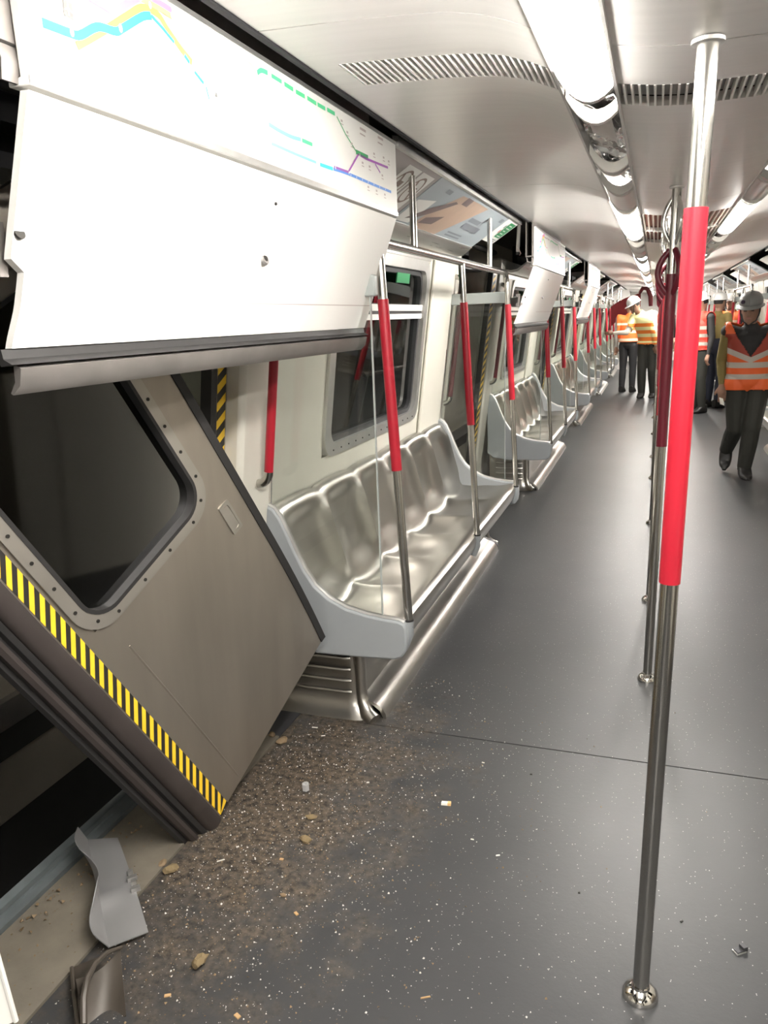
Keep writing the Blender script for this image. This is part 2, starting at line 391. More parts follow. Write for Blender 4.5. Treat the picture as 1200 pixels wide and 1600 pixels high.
# second, flat vent grille further on (two rows)
v2 = sroot('trim_%d' % ti, (CX, 5, 1.97)); ti += 1
mat('vent_red', (.42, .13, .08), .5); mat('vent_cream', (.70, .62, .55), .45)
for y0, y1 in ((4.15, 4.93), (5.02, 5.76)):
    back(-.205, .205, y0, y1).build('vent_recess', 'vent_red', v2)
    for i in range(18):
        c = -.195+i*.023
        MB().box((CX+c-.004, y0, cz(c)-.001), (CX+c+.004, y1, cz(c)+.020)).build('slat', 'vent_cream', v2)
ceil_strip(-.205, .205, 4.94, 5.01).build('ceiling_panel', 'ceiling_metal', ceil_root)

# light troughs along both sides of the dropped middle
def trough(sgn):
    m_ = MB()
    prof = [(.205, cz(.205)), (.207, cz(.205)-.006), (.213, cz(.205)-.006), (.215, cz(.205)+.05), (.335, cz(.345)+.05), (.337, cz(.345)-.006), (.343, cz(.345)-.006), (.345, cz(.345)), (.345, cz(.345)+.07), (.205, cz(.205)+.075)]
    m_.prism([(CX+sgn*c_, z_) for c_, z_ in prof], YB0, YB1)
    return m_
for sgn in (-1, 1): struct(trough(sgn).build('trim_%d' % ti, 'aluminium')); ti += 1
def lamp_pt(sgn, u, y, dz=0.0):
    c_ = .216+.118*u; bul = .040*(1-(2*u-1)**2)
    return (CX+sgn*c_, y, cz(.216)+(cz(.334)-cz(.216))*u-.004-bul+dz)
def lamp(sgn, y0, y1, state, label, grp=None):
    r = thing('ceiling_light', label, 'ceiling light', (CX+sgn*.275, (y0+y1)/2, 2.0), grp)
    # end caps
    for y in (y0+.012, y1-.012):
        MB().slab(lambda u, v: lamp_pt(sgn, u, y-.012+.024*v, -.002), 8, 1, (0, 0, .03)).build('end_cap', 'aluminium', r)
    if state == 'lit':
        MB().slab(lambda u, v: lamp_pt(sgn, u, y0+.026+(y1-y0-.052)*v), 10, 1, (0, 0, .004)).build('diffuser', 'diffuser', r)
        MB().slab(lambda u, v: (CX+sgn*(.222+.106*u), y0+.026+(y1-y0-.052)*v, cz(.216)+(cz(.334)-cz(.216))*u+.030), 2, 1, (0, 0, .003)).build('reflector', 'white_panel', r)
    elif state == 'broken':
        def fn(u, v):
            y = y0+.026+(y1-y0-.052)*v
            return (CX+sgn*(.220+.110*u), y, cz(.216)+(cz(.334)-cz(.216))*u+.024+.012*noise.noise(V((u*7, y*17, sgn*3+y0))))
        MB().slab(fn, 14, 40, (0, 0, .003)).build('torn_foil', 'foil', r)
        def fn2(u, v):
            y = y0+.03+(y1-y0)*(.1+.45*v)
            return (CX+sgn*(.235+.07*u), y, cz(.216)+(cz(.334)-cz(.216))*u+.002+.012*noise.noise(V((u*4+9, y*9, y0))))
        MB().slab(fn2, 8, 14, (0, 0, .003)).build('hanging_shard', 'dull_aluminium', r)
    else:
        MB().slab(lambda u, v: lamp_pt(sgn, u, y0+.026+(y1-y0-.052)*v, .008), 8, 1, (0, 0, .004)).build('cover', 'ceiling_metal', r)
for sgn, sd in ((-1, 'coving beside the fallen door'), (1, 'far side of the pole row')):
    side = 'map side' if sgn < 0 else 'side opposite the map'
    seq = [(-3.2, -1.6, 'lit'), (-1.55, .15, 'cover'), (.2, 1.84, 'lit'), (2.02, 2.74, 'broken'), (2.78, 3.24, 'broken'), (3.28, 3.86, 'cover'), (3.9, 5.3, 'lit'), (5.36, 5.9, 'broken'), (5.95, 6.5, 'broken'), (6.55, 7.1, 'cover')]
    seq += [(7.15, 7.95, 'broken')]  # made torn and unlit so the walking guard is lit from behind
    y = 8.0
    while y < 25: seq += [(y, y+1.5, 'lit'), (y+1.55, y+2.2, 'broken'), (y+2.25, y+3.0, 'cover')]; y += 3.05
    cnt = dict(lit=-1, broken=0, cover=-1)
    for a, b, st in seq:
        if a > 0: cnt[st] += 1
        nth = ORD[min(11, max(0, cnt[st]-(1 if st == 'broken' else 0)))]
        if st == 'lit': lb = ('lit white ceiling lamp beside the long curved vent, %s' % side) if a == .2 else ('lit white ceiling lamp, %s lit one counted from the curved vent, %s' % (nth, side))
        elif st == 'broken': lb = ('torn open ceiling lamp just beyond the curved vent, %s' % side) if a == 2.02 else ('torn ceiling lamp with crumpled foil, %s torn one beyond the vent, %s' % (nth, side))
        else: lb = ('plain metal ceiling lamp cover, %s beyond the vent, %s' % (nth, side)) if a > 0 else ('plain metal ceiling lamp cover before the lit vent lamp, %s' % side)
        lamp(sgn, a, b, st, lb, 'ceiling lamps, '+side)
# dark gap beside the ceiling, aluminium edge rail under it
for s_ in (-1, 1):
    X = lambda c_: CX+s_*c_
    struct(MB().prism([(X(.892), 2.10), (X(.895), 2.26), (X(1.16), 2.26), (X(1.16), 2.235), (X(.915), 2.235), (X(.905), 2.10)], YB0, YB1).build('trim_%d' % ti, 'black_void')); ti += 1
for k in range(0, 6):
    for s_ in (-1, 1):
        y0, y1 = 2.64+PITCH*k, 5.19+PITCH*k
        struct(MB().prism([(CX+s_*.945, 2.092), (CX+s_*.960, 2.092), (CX+s_*.967, 2.13), (CX+s_*.945, 2.125)], y0, y1).build('trim_%d' % ti, 'aluminium')); ti += 1
# outer body: roof void, outer skin behind the walls
struct(MB().box((-1.75, YB0, 2.33), (1.97, YB1, 2.38)).build('trim_%d' % ti, 'black_void')); ti += 1
struct(MB().box((-1.75, YB0-.1, -.3), (1.97, YB0-.02, 2.33)).build('wall_back', 'cream_wall'))
struct(MB().box((-1.75, YB1+.02, -.3), (1.97, YB1+.1, 2.33)).build('wall_front', 'far_white'))

# ---- left and right walls: one slanted sheet per stretch
def wall_seg(m_, y0, y1, z0, z1, s_=-1, proud=0.0, th=.07):
    def P(z, off): return (-wa(z)+proud+off) if s_ < 0 else (2*CX+wa(z)-proud-off)
    m_.hexa([(P(z0, 0), y0, z0), (P(z0, 0), y1, z0), (P(z0, -th), y1, z0), (P(z0, -th), y0, z0)], [(P(z1, 0), y0, z1), (P(z1, 0), y1, z1), (P(z1, -th), y1, z1), (P(z1, -th), y0, z1)])
WZ0, WZ1 = .95, 1.85
for s_, nm in ((-1, 'wall_left'), (1, 'wall_right')):
    m_ = MB()
    for k in range(-1, 6):
        o = PITCH*k
        wall_seg(m_, 3.10+o, 4.53+o, .0, WZ0, s_); wall_seg(m_, 3.10+o, 4.53+o, WZ1, 2.0, s_)
        if s_ < 0 and k == -1: continue
        wall_seg(m_, 2.56+o, 3.10+o, .0, 2.0, s_); wall_seg(m_, 4.53+o, 5.12+o, .0, 2.0, s_)
    w_ = struct(m_.build(nm, 'cream_wall'))
    # rounded pillar claddings beside the doors
    for k in range(-1, 6):
        o = PITCH*k
        if s_ < 0 and k == -1: continue
        for a, b in ((2.315, 2.555), (5.125, 5.195), (4.60, 5.12)):
            m2 = MB(); wall_seg(m2, a+o, b+o, 0, 2.0, s_, .03 if a != 4.60 else .022, .12 if a != 4.60 else .02)
            m2.build('pillar_cladding', 'cream_wall', w_, bevel=.02)

# windows
wn = 1
def rrect(y0, y1, z0, z1, r, n=6):
    pts = []
    for cy, cz_, a0 in ((y1-r, z1-r, 0), (y0+r, z1-r, PI/2), (y0+r, z0+r, PI), (y1-r, z0+r, 1.5*PI)):
        for i in range(n+1): a = a0+PI/2*i/n; pts.append((cy+r*math.cos(a), cz_+r*math.sin(a)))
    return pts
def ring(m_, outer, inner, fx, d0, d1, mi=0):
    """ring between two same-length outlines in (y,z); fx(z)->x, proud d1, back d0"""
    n = len(outer); vs = []
    for d_ in (d0, d1):
        for L in (outer, inner): vs += [(fx(z)+d_, y, z) for y, z in L]
    fs = []
    for i in range(n):
        j = (i+1) % n
        fs += [(2*n+i, 2*n+j, 3*n+j, 3*n+i), (n+i, n+j, j, i), (i, j, 2*n+j, 2*n+i), (3*n+i, 3*n+j, n+j, n+i)]
    m_.add(vs, fs, mi, False)
def window(k, s_):
    global wn
    o = PITCH*k; y0, y1, z0, z1 = 3.10+o, 4.53+o, WZ0, WZ1
    fx = (lambda z: -wa(z)) if s_ < 0 else (lambda z: 2*CX+wa(z))
    r = sroot('window_%d' % wn, (fx(1.4), (y0+y1)/2, z0)); wn += 1
    ou = rrect(y0-.005, y1+.005, z0-.005, z1+.005, .10); inn = rrect(y0+.06, y1-.06, z0+.05, z1-.05, .075)
    m_ = MB(); ring(m_, ou, inn, fx, s_*.07, -s_*.014); m_.build('window_frame', 'aluminium', r)
    i2 = rrect(y0+.085, y1-.085, z0+.075, z1-.075, .055)
    m_ = MB(); ring(m_, inn, i2, fx, s_*.06, s_*.012); m_.build('gasket', 'dark_gap', r)
    # transom of the opening light
    m_ = MB(); zt = 1.575
    for a, b in ((zt+.008, zt+.04), (zt-.035, zt-.008)):
        m_.hexa([(fx(a)-s_*.004, y0+.07, a), (fx(a)-s_*.004, y1-.07, a), (fx(a)+s_*.04, y1-.07, a), (fx(a)+s_*.04, y0+.07, a)], [(fx(b)-s_*.004, y0+.07, b), (fx(b)-s_*.004, y1-.07, b), (fx(b)+s_*.04, y1-.07, b), (fx(b)+s_*.04, y0+.07, b)])
    m_.build('transom', 'white_panel', r)
    m_ = MB()
    m_.hexa([(fx(zt)+s_*.0, y0+.07, zt-.008), (fx(zt)+s_*.0, y1-.07, zt-.008), (fx(zt)+s_*.04, y1-.07, zt-.008), (fx(zt)+s_*.04, y0+.07, zt-.008)], [(fx(zt), y0+.07, zt+.008), (fx(zt), y1-.07, zt+.008), (fx(zt)+s_*.04, y1-.07, zt+.008), (fx(zt)+s_*.04, y0+.07, zt+.008)])
    m_.build('transom_gap', 'black_rubber', r)
    for a, b in ((z0+.07, zt-.035), (zt+.04, z1-.07)):
        m_ = MB(); m_.hexa([(fx(a)+s_*.035, y0+.07, a), (fx(a)+s_*.035, y1-.07, a), (fx(a)+s_*.04, y1-.07, a), (fx(a)+s_*.04, y0+.07, a)], [(fx(b)+s_*.035, y0+.07, b), (fx(b)+s_*.035, y1-.07, b), (fx(b)+s_*.04, y1-.07, b), (fx(b)+s_*.04, y0+.07, b)])
        m_.build('pane', 'window_glass', r)
    if s_ < 0:
        m_ = MB(); fy0, fy1 = y1-.58, y1-.36
        m_.hexa([(fx(1.71)+.002, fy0, 1.725), (fx(1.71)+.002, fy1, 1.725), (fx(1.71)-.004, fy1, 1.725), (fx(1.71)-.004, fy0, 1.725)], [(fx(1.77)+.002, fy0, 1.775), (fx(1.77)+.002, fy1, 1.775), (fx(1.77)-.004, fy1, 1.775), (fx(1.77)-.004, fy0, 1.775)])
        m_.build('green_sticker', 'sign_green', r)
    # frame screws
    for i in range(14):
        yy = y0+.10+(y1-y0-.2)*i/13; zz = z0+.02
        MB().lathe([(.004, -.0015), (.004, .0015)], (fx(zz)-s_*.0155, yy, zz), 8, axis=0).build('screw', 'bolt', r)
for k in range(0, 5): window(k, -1)
for k in range(0, 5): window(k, 1)

# ================================================================== TUNNEL OUTSIDE
tun = sroot('wall_tunnel', (-2.6, 6, 0))
MB().box((-2.75, -5, .02), (-2.6, 30, 3)).build('tunnel_lining', 'concrete', tun)
MB().box((-2.75, -5, -.10), (-2.56, 30, .02)).build('tunnel_ledge', 'dull_aluminium', tun)
MB().box((-2.75, -5, -.24), (-2.58, 30, -.10)).build('tunnel_ledge', 'tunnel_dark', tun)
MB().box((-2.80, -5, -.55), (-2.63, 30, -.24)).build('tunnel_footing', 'concrete', tun)
MB().box((-2.80, -5, -1.2), (-2.66, 30, -.55)).build('tunnel_footing', 'tunnel_dark', tun)
struct(MB().box((-4, -6, -1.3), (4, 32, -1.2)).build('trim_%d' % ti, 'tunnel_dark')); ti += 1
struct(MB().box((2.6, -6, -1.2), (2.75, 32, 3)).build('wall_tunnel_right', 'tunnel_dark'))
struct(MB().box((-2.75, -6, 3.0), (2.75, 32, 3.1)).build('trim_%d' % ti, 'tunnel_dark')); ti += 1
struct(MB().box((-2.75, -6.1, -1.2), (2.75, -6.0, 3.0)).build('wall_tunnel_end', 'tunnel_dark'))

# ================================================================== DOORWAYS
def hazard(m_, P0, along, across, n, wid, skew=.6, length=None):
    """alternating slanted stripes; P0 corner, along/across vectors; material 0 yellow 1 black"""
    seg = length/n
    for i in range(-1, n+1):
        for h, mi in ((0, 0), (.5, 1)):
            a0 = max(0, (i+h)*seg); a1 = min(length, (i+h+.5)*seg); b0 = min(max(0, (i+h+skew)*seg), length); b1 = max(min(length, (i+h+.5+skew)*seg), 0)
            if a1 < a0: a0 = a1 = min(max(a0, 0), length)
            if a1-a0 < 1e-4 and b1-b0 < 1e-4: continue
            q = [P0+along*a0, P0+along*a1, P0+across*wid+along*b1, P0+across*wid+along*b0]
            m_.add(q, [(0, 1, 2, 3)], mi)
dn = 1
def doorway(k, slid):
    """black header void, retracted far leaf with striped edge, door pillar grab bar"""
    global dn, ti
    o = PITCH*k; y0, y1 = .96+o, 2.31+o
    # header void above the opening
    r = sroot('trim_%d' % ti, (-1.3, (y0+y1)/2, 1.9)); ti += 1
    MB().box((-1.62, y0-.06, 1.93), (-1.56, y1+.30, 2.32)).build('header_back', 'black_void', r)
    MB().box((-1.56, y0-.06, 2.20), (-.90, y1+.30, 2.23)).build('header_roof', 'black_void', r)
    MB().prism([(-1.56, 1.90), (-1.40, 1.90), (-1.40, 1.935), (-1.56, 1.935)], y0-.06, y1+.06).build('door_track', 'dark_metal', r)
    MB().tube([(-1.33, y0-.05, 2.06), (-1.33, y1+.28, 2.06)], .022, 10).build('cable_pipe', 'black_rubber', r)
    MB().box((-1.48, y0+.35, 2.0), (-1.40, y0+.95, 2.16)).build('door_motor', 'dark_metal', r)
    # leaf slid back in its pocket, only its edge shows
    d_ = sroot('door_%d' % dn, (-1.45, y1, 0)); dn += 1
    la = y1-slid
    m_ = MB(); dp = .035 if slid < .1 else -.012; X0, X1 = lambda z: -wa(z)-.04-dp, lambda z: -wa(z)-dp
    ye = y1+(.5 if slid < .1 else -.002)
    m_.hexa([(X1(.02), la, .02), (X1(.02), ye, .02), (X0(.02), ye, .02), (X0(.02), la, .02)], [(X1(1.88), la, 1.88), (X1(1.88), ye, 1.88), (X0(1.88), ye, 1.88), (X0(1.88), la, 1.88)])
    m_.build('leaf_panel', 'leaf_steel', d_)
    m_ = MB(); P0 = V((X1(.05)+.001, la+.002, .05)); al = (V((X1(1.86)+.001, la+.002, 1.86))-P0); L = al.length
    hazard(m_, P0, al.normalized(), V((0, 1, 0)), 30, (.055 if slid < .1 else .10), .55, L); m_.build('hazard_tape', ['hazard_yellow', 'hazard_black'], d_)
    m_ = MB(); m_.hexa([(X1(.02), la-.035, .02), (X1(.02), la, .02), (X0(.02), la, .02), (X0(.02), la-.035, .02)], [(X1(1.88), la-.035, 1.88), (X1(1.88), la, 1.88), (X0(1.88), la, 1.88), (X0(1.88), la-.035, 1.88)])
    m_.build('edge_seal', 'black_rubber', d_)
    # grab bars on the pillars either side of the opening
    for yy, inn in ((y1+.13, -1), (y0-.10, 1)):
        if k == 0 and inn == 1: continue
        b = thing('grab_bar', 'short red grab bar, %s side of the %s doorway from the fallen door' % ('far' if inn < 0 else 'near', ORD[k]), 'grab bar', (-1.33, yy, 1.0), 'door pillar grab bars')
        ptop = V((-wa(1.75)+.075, yy, 1.75)); pbot = V((-wa(1.02)+.075, yy, 1.02))
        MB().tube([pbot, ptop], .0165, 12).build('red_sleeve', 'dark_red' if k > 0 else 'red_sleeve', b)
        for z1_, sg in ((1.02, -1), (1.75, 1)):
            q = V((-wa(z1_)+.075, yy, z1_)); pts = [q]
            for i in range(1, 7):
                a = PI/2*i/6; pts.append(q+V((-.045*(1-math.cos(a)), 0, sg*.045*math.sin(a))))
            pts.append(V((-wa(q.z)+.028, yy, pts[-1].z)))
            MB().tube(pts, .0165, 12).build('bend', 'pole_steel', b)
for k, sl_ in ((0, .06), (1, .16), (2, .20), (3, .06), (4, .06), (5, .06)): doorway(k, sl_)
# right hand doorways stay shut
for k in range(0, 6):
    o = PITCH*k; y0, y1 = .96+o, 2.31+o
    d_ = sroot('door_%d' % dn, (1.55, (y0+y1)/2, 0)); dn += 1
    for a, b in ((y0, (y0+y1)/2-.004), ((y0+y1)/2+.004, y1)):
        m_ = MB(); fx = lambda z: 2*CX+wa(z)+.03
        ou = rrect(a, b, .02, 1.95, .01, 6); inn = rrect(a+.10, b-.10, .90, 1.70, .08, 6)
        ring(m_, ou, inn, fx, .04, 0); m_.build('leaf_panel', 'leaf_steel', d_)
        m_ = MB(); m_.hexa([(fx(.9)+.02, a+.1, .9), (fx(.9)+.02, b-.1, .9), (fx(.9)+.025, b-.1, .9), (fx(.9)+.025, a+.1, .9)], [(fx(1.7)+.02, a+.1, 1.7), (fx(1.7)+.02, b-.1, 1.7), (fx(1.7)+.025, b-.1, 1.7), (fx(1.7)+.025, a+.1, 1.7)])
        m_.build('pane', 'leaf_glass', d_)
    m_ = MB(); m_.hexa([(2*CX+.96, y0-.05, 2.09), (2*CX+.96, y1+.3, 2.09), (2*CX+.98, y1+.3, 2.11), (2*CX+.98, y0-.05, 2.11)], [(2*CX+1.27, y0-.05, 1.90), (2*CX+1.27, y1+.3, 1.90), (2*CX+1.29, y1+.3, 1.93), (2*CX+1.29, y0-.05, 1.93)])
    m_.build('header_cover', 'white_panel', d_)

# ================================================================== BENCHES
Y0, Y1 = 2.565, 5.055             # first bench
SEATS = 6
BPROF = [(.900, .300), (.882, .312), (.862, .338), (.848, .370), (.842, .402), (.848, .424), (.866, .436), (.892, .437), (.93, .428), (.98, .418), (1.04, .409), (1.10, .402), (1.15, .399), (1.19, .402), (1.215, .414), (1.232, .437), (1.246, .475), (1.260, .525), (1.276, .585), (1.293, .65), (1.309, .71), (1.323, .762), (1.335, .80), (1.346, .828), (1.358, .845), (1.374, .853), (1.392, .854)]
def smooth01(x): x = max(0, min(1, x)); return x*x*(3-2*x)
def bench_pt(u, v):
    n = len(BPROF)-1; t = v*n; i = min(int(t), n-1); ft = t-i
    a = BPROF[i][0]+(BPROF[i+1][0]-BPROF[i][0])*ft; z = BPROF[i][1]+(BPROF[i+1][1]-BPROF[i][1])*ft
    y = Y0+(Y1-Y0)*u
    s = (u*SEATS) % 1.0
    if u >= 1: s = 1.0
    w = abs(2*s-1); dish = 1-w**2.6
    # back rest hollow, rounded at the top
    bw = smooth01((z-.43)/.10)*smooth01((.825-z)/.07) if a > 1.2 else 0
    a += bw*(.042*dish-.014)
    # seat hollow, deepest at the back
    sw = smooth01((a-.93)/.16)*smooth01((1.235-a)/.05) if z < .44 else 0
    z -= sw*(.030*dish-.016)
    # round the top edge of every back lobe
    if z > .74 and a > 1.28: z -= .014*w**4*smooth01((z-.74)/.08)
    return (-a, y, z)
broot = thing('steel_bench', 'scalloped steel bench with grey end panels beside the fallen door leaf', 'bench', (-1.1, YC, 0), 'steel benches along the wall')
MB().grid(bench_pt, 96, 52).build('seat_shell', 'bench_steel', broot)
ENDP = [(1.395, .868), (1.37, .868), (1.348, .856), (1.325, .825), (1.298, .765), (1.268, .69), (1.235, .62), (1.195, .56), (1.14, .512), (1.07, .478), (.99, .459), (.91, .449), (.862, .446), (.842, .438), (.832, .42), (.831, .36), (.837, .325), (.853, .301), (.88, .290), (1.0, .284), (1.2, .280), (1.34, .30), (1.395, .34)]
for ya, yb, nm in ((Y0-.036, Y0, 0), (Y1, Y1+.036, 1)):
    MB().prism([(-a, z) for a, z in ENDP], ya, yb).build('end_panel', 'grey_moulding', broot, bevel=.008)
    e = MB(); e.tube([(-a, (ya+yb)/2, z+.003) for a, z in ENDP[1:14]], .010, 8); e.build('end_trim', 'aluminium', broot)
# kick plate with rolled toe
KP = [(1.075, .318), (1.066, .24), (1.058, .16), (1.052, .105), (1.046, .084), (1.030, .074), (1.004, .066), (.980, .054), (.962, .038), (.951, .020), (.948, .0), (.962, .0), (.975, .030), (1.0, .050), (1.04, .062), (1.062, .09), (1.070, .16), (1.080, .24), (1.087, .318)]
MB().prism([(-a, z) for a, z in KP], Y0+.03, 4.94, smooth=True).build('kick_plate', 'bench_steel', broot)
MB().prism([(-a, z) for a, z in KP[:11]]+[(-1.09, .0), (-1.09, .318)], 4.945, 4.975).build('kick_end', 'dark_metal', broot)
# closed ends under the seat, flared at the floor
for yy, sg in ((Y0+.035, -1), (Y1-.035, 1)):
    def ef(u, v):
        z = .318*(1-v); fl = .050*math.exp(-z/.035)
        a = 1.06+(1.39-1.06)*u
        rr = 0.0
        if u < .12: rr = .02*(1-u/.12)**2
        return (-(a-fl*.9*(1-min(1, u/.25))), yy+sg*(fl-rr), z)
    MB().slab(ef, 20, 16, (0, -sg*.006, 0)).build('end_plate', 'bench_steel', broot)
    MB().tube([(-1.052, yy-sg*.005, .316), (-1.052, yy-sg*.005, .11), (-1.045, yy, .06), (-1.02, yy+sg*.02, .02), (-.99, yy+sg*.035, .003)], [.022, .022, .024, .03, .03], 12).build('corner_post', 'bench_steel', broot)
    for i in range(4):
        zz = .10+.048*i
        MB().tube([(-1.09, yy+sg*.004, zz), (-1.115, yy+sg*.010, zz), (-1.30, yy+sg*.010, zz), (-1.33, yy+sg*.004, zz)], .0085, 8).build('vent_slot', 'bench_steel', broot)
MB().box((-1.39, Y0+.05, .0), (-1.10, Y1-.05, .285)).build('heater_box', 'dark_metal', broot)
benches = [broot]

# ------------------------------------------------------------------ grab rail: three poles, top rail, hangers
rroot = thing('grab_rail', 'steel rail on three red sleeved poles over the bench beside the fallen door leaf', 'grab rail', (-.9, YC, .4), 'bench grab rails')
def pole_x(z): return -(.842+.046*(z-.42))
PY = (2.60, 3.81, 5.0)
RZ = 1.795
pts = []
for i in range(7):
    a = PI/2*i/6; pts.append((pole_x(RZ)-.0, PY[0]+.055*(1-math.sin(PI/2-a))-.0, RZ-.055+.055*math.sin(a)))
pts2 = [(x, 2*YC-y, z) for x, y, z in pts[::-1]]
MB().tube(pts+pts2, .0175, 14).build('rail', 'pole_steel', rroot)
for j, y in enumerate(PY):
    yb = PY[j] if j != 2 else 2*YC-PY[0]
    ztop = RZ-.055 if j != 1 else RZ-.01
    p = MB().tube([(pole_x(.40), yb, .40), (pole_x(ztop), yb, ztop)], .0165, 14).build('pole', 'pole_steel', rroot)
    MB().tube([(pole_x(1.005), yb, 1.005), (pole_x(1.605), yb, 1.605)], .0195, 14).build('red_sleeve', 'red_sleeve', p)
    MB().tube([(pole_x(.425), yb, .424), (pole_x(.43), yb, .432)], .0185, 14).build('black_collar', 'black_rubber', p)
    MB().tube([(pole_x(.42)-.004, yb, .424), (pole_x(.36)-.008, yb, .37), (pole_x(.33)-.025, yb, .315)], [.022, .022, .016], 12).build('foot', 'grey_moulding', p)
for y in (3.02, 4.50):
    MB().tube([(pole_x(RZ), y, RZ+.005), (-.905, y, 2.065)], .0135, 12, flat=1.0).build('hanger', 'pole_steel', rroot)
rails = [rroot]

# ------------------------------------------------------------------ glass windscreen at each bench end
def screen(yy, label, grp):
    r = thing('glass_screen', label, 'glass screen', (-1.1, yy, .45), grp)
    out = [(.93, .455), (1.0, .462), (1.07, .482), (1.14, .516), (1.19, .56), (1.235, .624), (1.268, .694), (1.298, .77), (1.33, .84), (1.362, .862), (1.285, 1.62), (.925, 1.62)]
    MB().prism([(-a, z) for a, z in out], yy-.004, yy+.004).build('glass_pane', 'clear_glass', r)
    MB().prism([(-.93, .455), (-.926, .455), (-.921, 1.62), (-.925, 1.62)], yy-.005, yy+.005).build('glass_edge', 'grey_bar', r)
    MB().box((-1.285, yy-.018, 1.615), (-.90, yy+.018, 1.685)).build('header_bar', 'grey_bar', r, bevel=.006)
    return r
g0 = screen(Y0-.018, 'clear glass screen at the bench end behind the fallen door leaf', 'bench end glass screens')
g1 = screen(Y1+.018, 'clear glass screen with grey top bar between the nearest bench and the black void', 'bench end glass screens')
g2s = []

# ------------------------------------------------------------------ advertising panels over the bench
def ad_pt(y, t, lift=0.0):      # t 0 at the ceiling, 1 at the lower edge
    a = .845+(1.095-.845)*t; z = 2.103+(1.945-2.103)*t
    return V((-a+lift*.53, y, z-lift*.85))
def ad_quad(m_, y0, y1, t0, t1, lift, mi=0, sk=0.0):
    m_.add([ad_pt(y0, t0, lift), ad_pt(y1, t0, lift), ad_pt(y1+sk, t1, lift), ad_pt(y0+sk, t1, lift)], [(0, 1, 2, 3)], mi)
def ad_slab(y0, y1, t0, t1, lift, th=.012):
    a, b, c_, d_ = ad_pt(y0, t0, lift), ad_pt(y1, t0, lift), ad_pt(y1, t1, lift), ad_pt(y0, t1, lift)
    up = V((-.53, 0, .85))*th
    return MB().hexa([a, b, c_, d_], [a+up, b+up, c_+up, d_+up])
def ad_poly(m_, pts, lift, mi=0):
    m_.add([ad_pt(y, t, lift) for y, t in pts], [tuple(range(len(pts)))], mi)
def ad_ring(m_, cy, ct, ry, rt, wy, lift, mi):
    n = 24; vs = []
    for q in (1, 1-wy): vs += [ad_pt(cy+ry*q*math.cos(2*PI*i/n), ct+rt*q*math.sin(2*PI*i/n), lift) for i in range(n)]
    m_.add(vs, [(i, (i+1) % n, n+(i+1) % n, n+i) for i in range(n)], mi)
sg = thing('notice_panel', 'grey notice panel with two round prohibition signs over the bench', 'sign', (-1.0, 3.0, 1.95), 'prohibition notice panels')
ad_slab(2.645, 3.285, 0, 1, 0).build('backing', 'ad_grey', sg)
m_ = MB()
for cy in (2.98, 3.16):
    ad_quad(m_, cy-.08, cy+.08, .12, .95, .0012, 0)
    ad_ring(m_, cy, .42, .062, .25, .16, .002, 1)
    ad_poly(m_, [(cy-.045, .25), (cy-.035, .22), (cy+.045, .60), (cy+.035, .63)], .002, 1)
    ad_quad(m_, cy-.025, cy+.03, .36, .46, .0018, 1)
    for q in (.74, .80, .86): ad_quad(m_, cy-.055, cy+.05, q, q+.025, .002, 2)
m_.build('printed_signs', ['sign_white', 'sign_brown', 'ad_text'], sg)
ad = thing('advert_panel', 'pale blue advertising panel with a tan picture over the bench', 'advert', (-1.0, 4.07, 1.95), 'advertising panels over the benches')
ad_slab(3.295, 4.85, 0, 1, 0).build('backing', 'ad_blue', ad)
m_ = MB()
ad_poly(m_, [(3.75, .0+.12), (4.05, .10), (4.30, .10), (3.98, .96), (3.55, .96), (3.60, .55)], .0012, 0)
ad_poly(m_, [(3.56, .52), (3.75, .26), (3.80, .28), (3.62, .62), (3.50, .80), (3.40, .86)], .0018, 1)
ad_poly(m_, [(3.62, .72), (3.83, .58), (3.78, .80), (3.60, .86)], .0022, 1)
ad_poly(m_, [(3.32, .50), (3.52, .40), (3.50, .92), (3.32, .94)], .0012, 3)
ad_quad(m_, 3.84, 3.95, .10, .26, .0022, 1)
ad_quad(m_, 4.22, 4.58, .52, .66, .0018, 2); ad_quad(m_, 4.22, 4.45, .38, .48, .0018, 2)
for t in (.80, .87): ad_quad(m_, 4.12, 4.42, t, t+.035, .0018, 2)
ad_quad(m_, 4.72, 4.80, .12, .22, .0018, 2); ad_quad(m_, 3.50, 3.58, .14, .22, .0018, 2)
m_.build('printed_picture', ['ad_tan', 'ad_dark', 'ad_text', 'sign_white'], ad)
ad_slab(3.297, 4.848, .0, .035, .004).build('frame_rail', 'aluminium', ad); ad_slab(3.297, 4.848, .965, 1.0, .004).build('frame_rail', 'aluminium', ad)
ex = thing('emergency_notice', 'white and green emergency notice plate next to the black header void', 'sign', (-.98, 5.0, 2.0), 'emergency notice plates')
ad_slab(4.86, 5.185, 0, .72, 0).build('plate', 'sign_white', ex)
m_ = MB(); ad_quad(m_, 5.0, 5.16, .10, .54, .0015, 0)
ad_quad(m_, 4.965, 4.985, .34, .42, .0015, 1); ad_quad(m_, 4.96, 4.985, .20, .28, .0015, 2)
for q in (.16, .24, .32, .40, .48): ad_quad(m_, 5.03, 5.03+.10-.05*((q*100) % 3)/3, q, q+.025, .0022, 3)
for q in (.60, .65): ad_quad(m_, 4.98, 5.14, q, q+.02, .0015, 2)
m_.build('printed_notice', ['sign_green', 'sign_red', 'ad_text', 'sign_white'], ex)
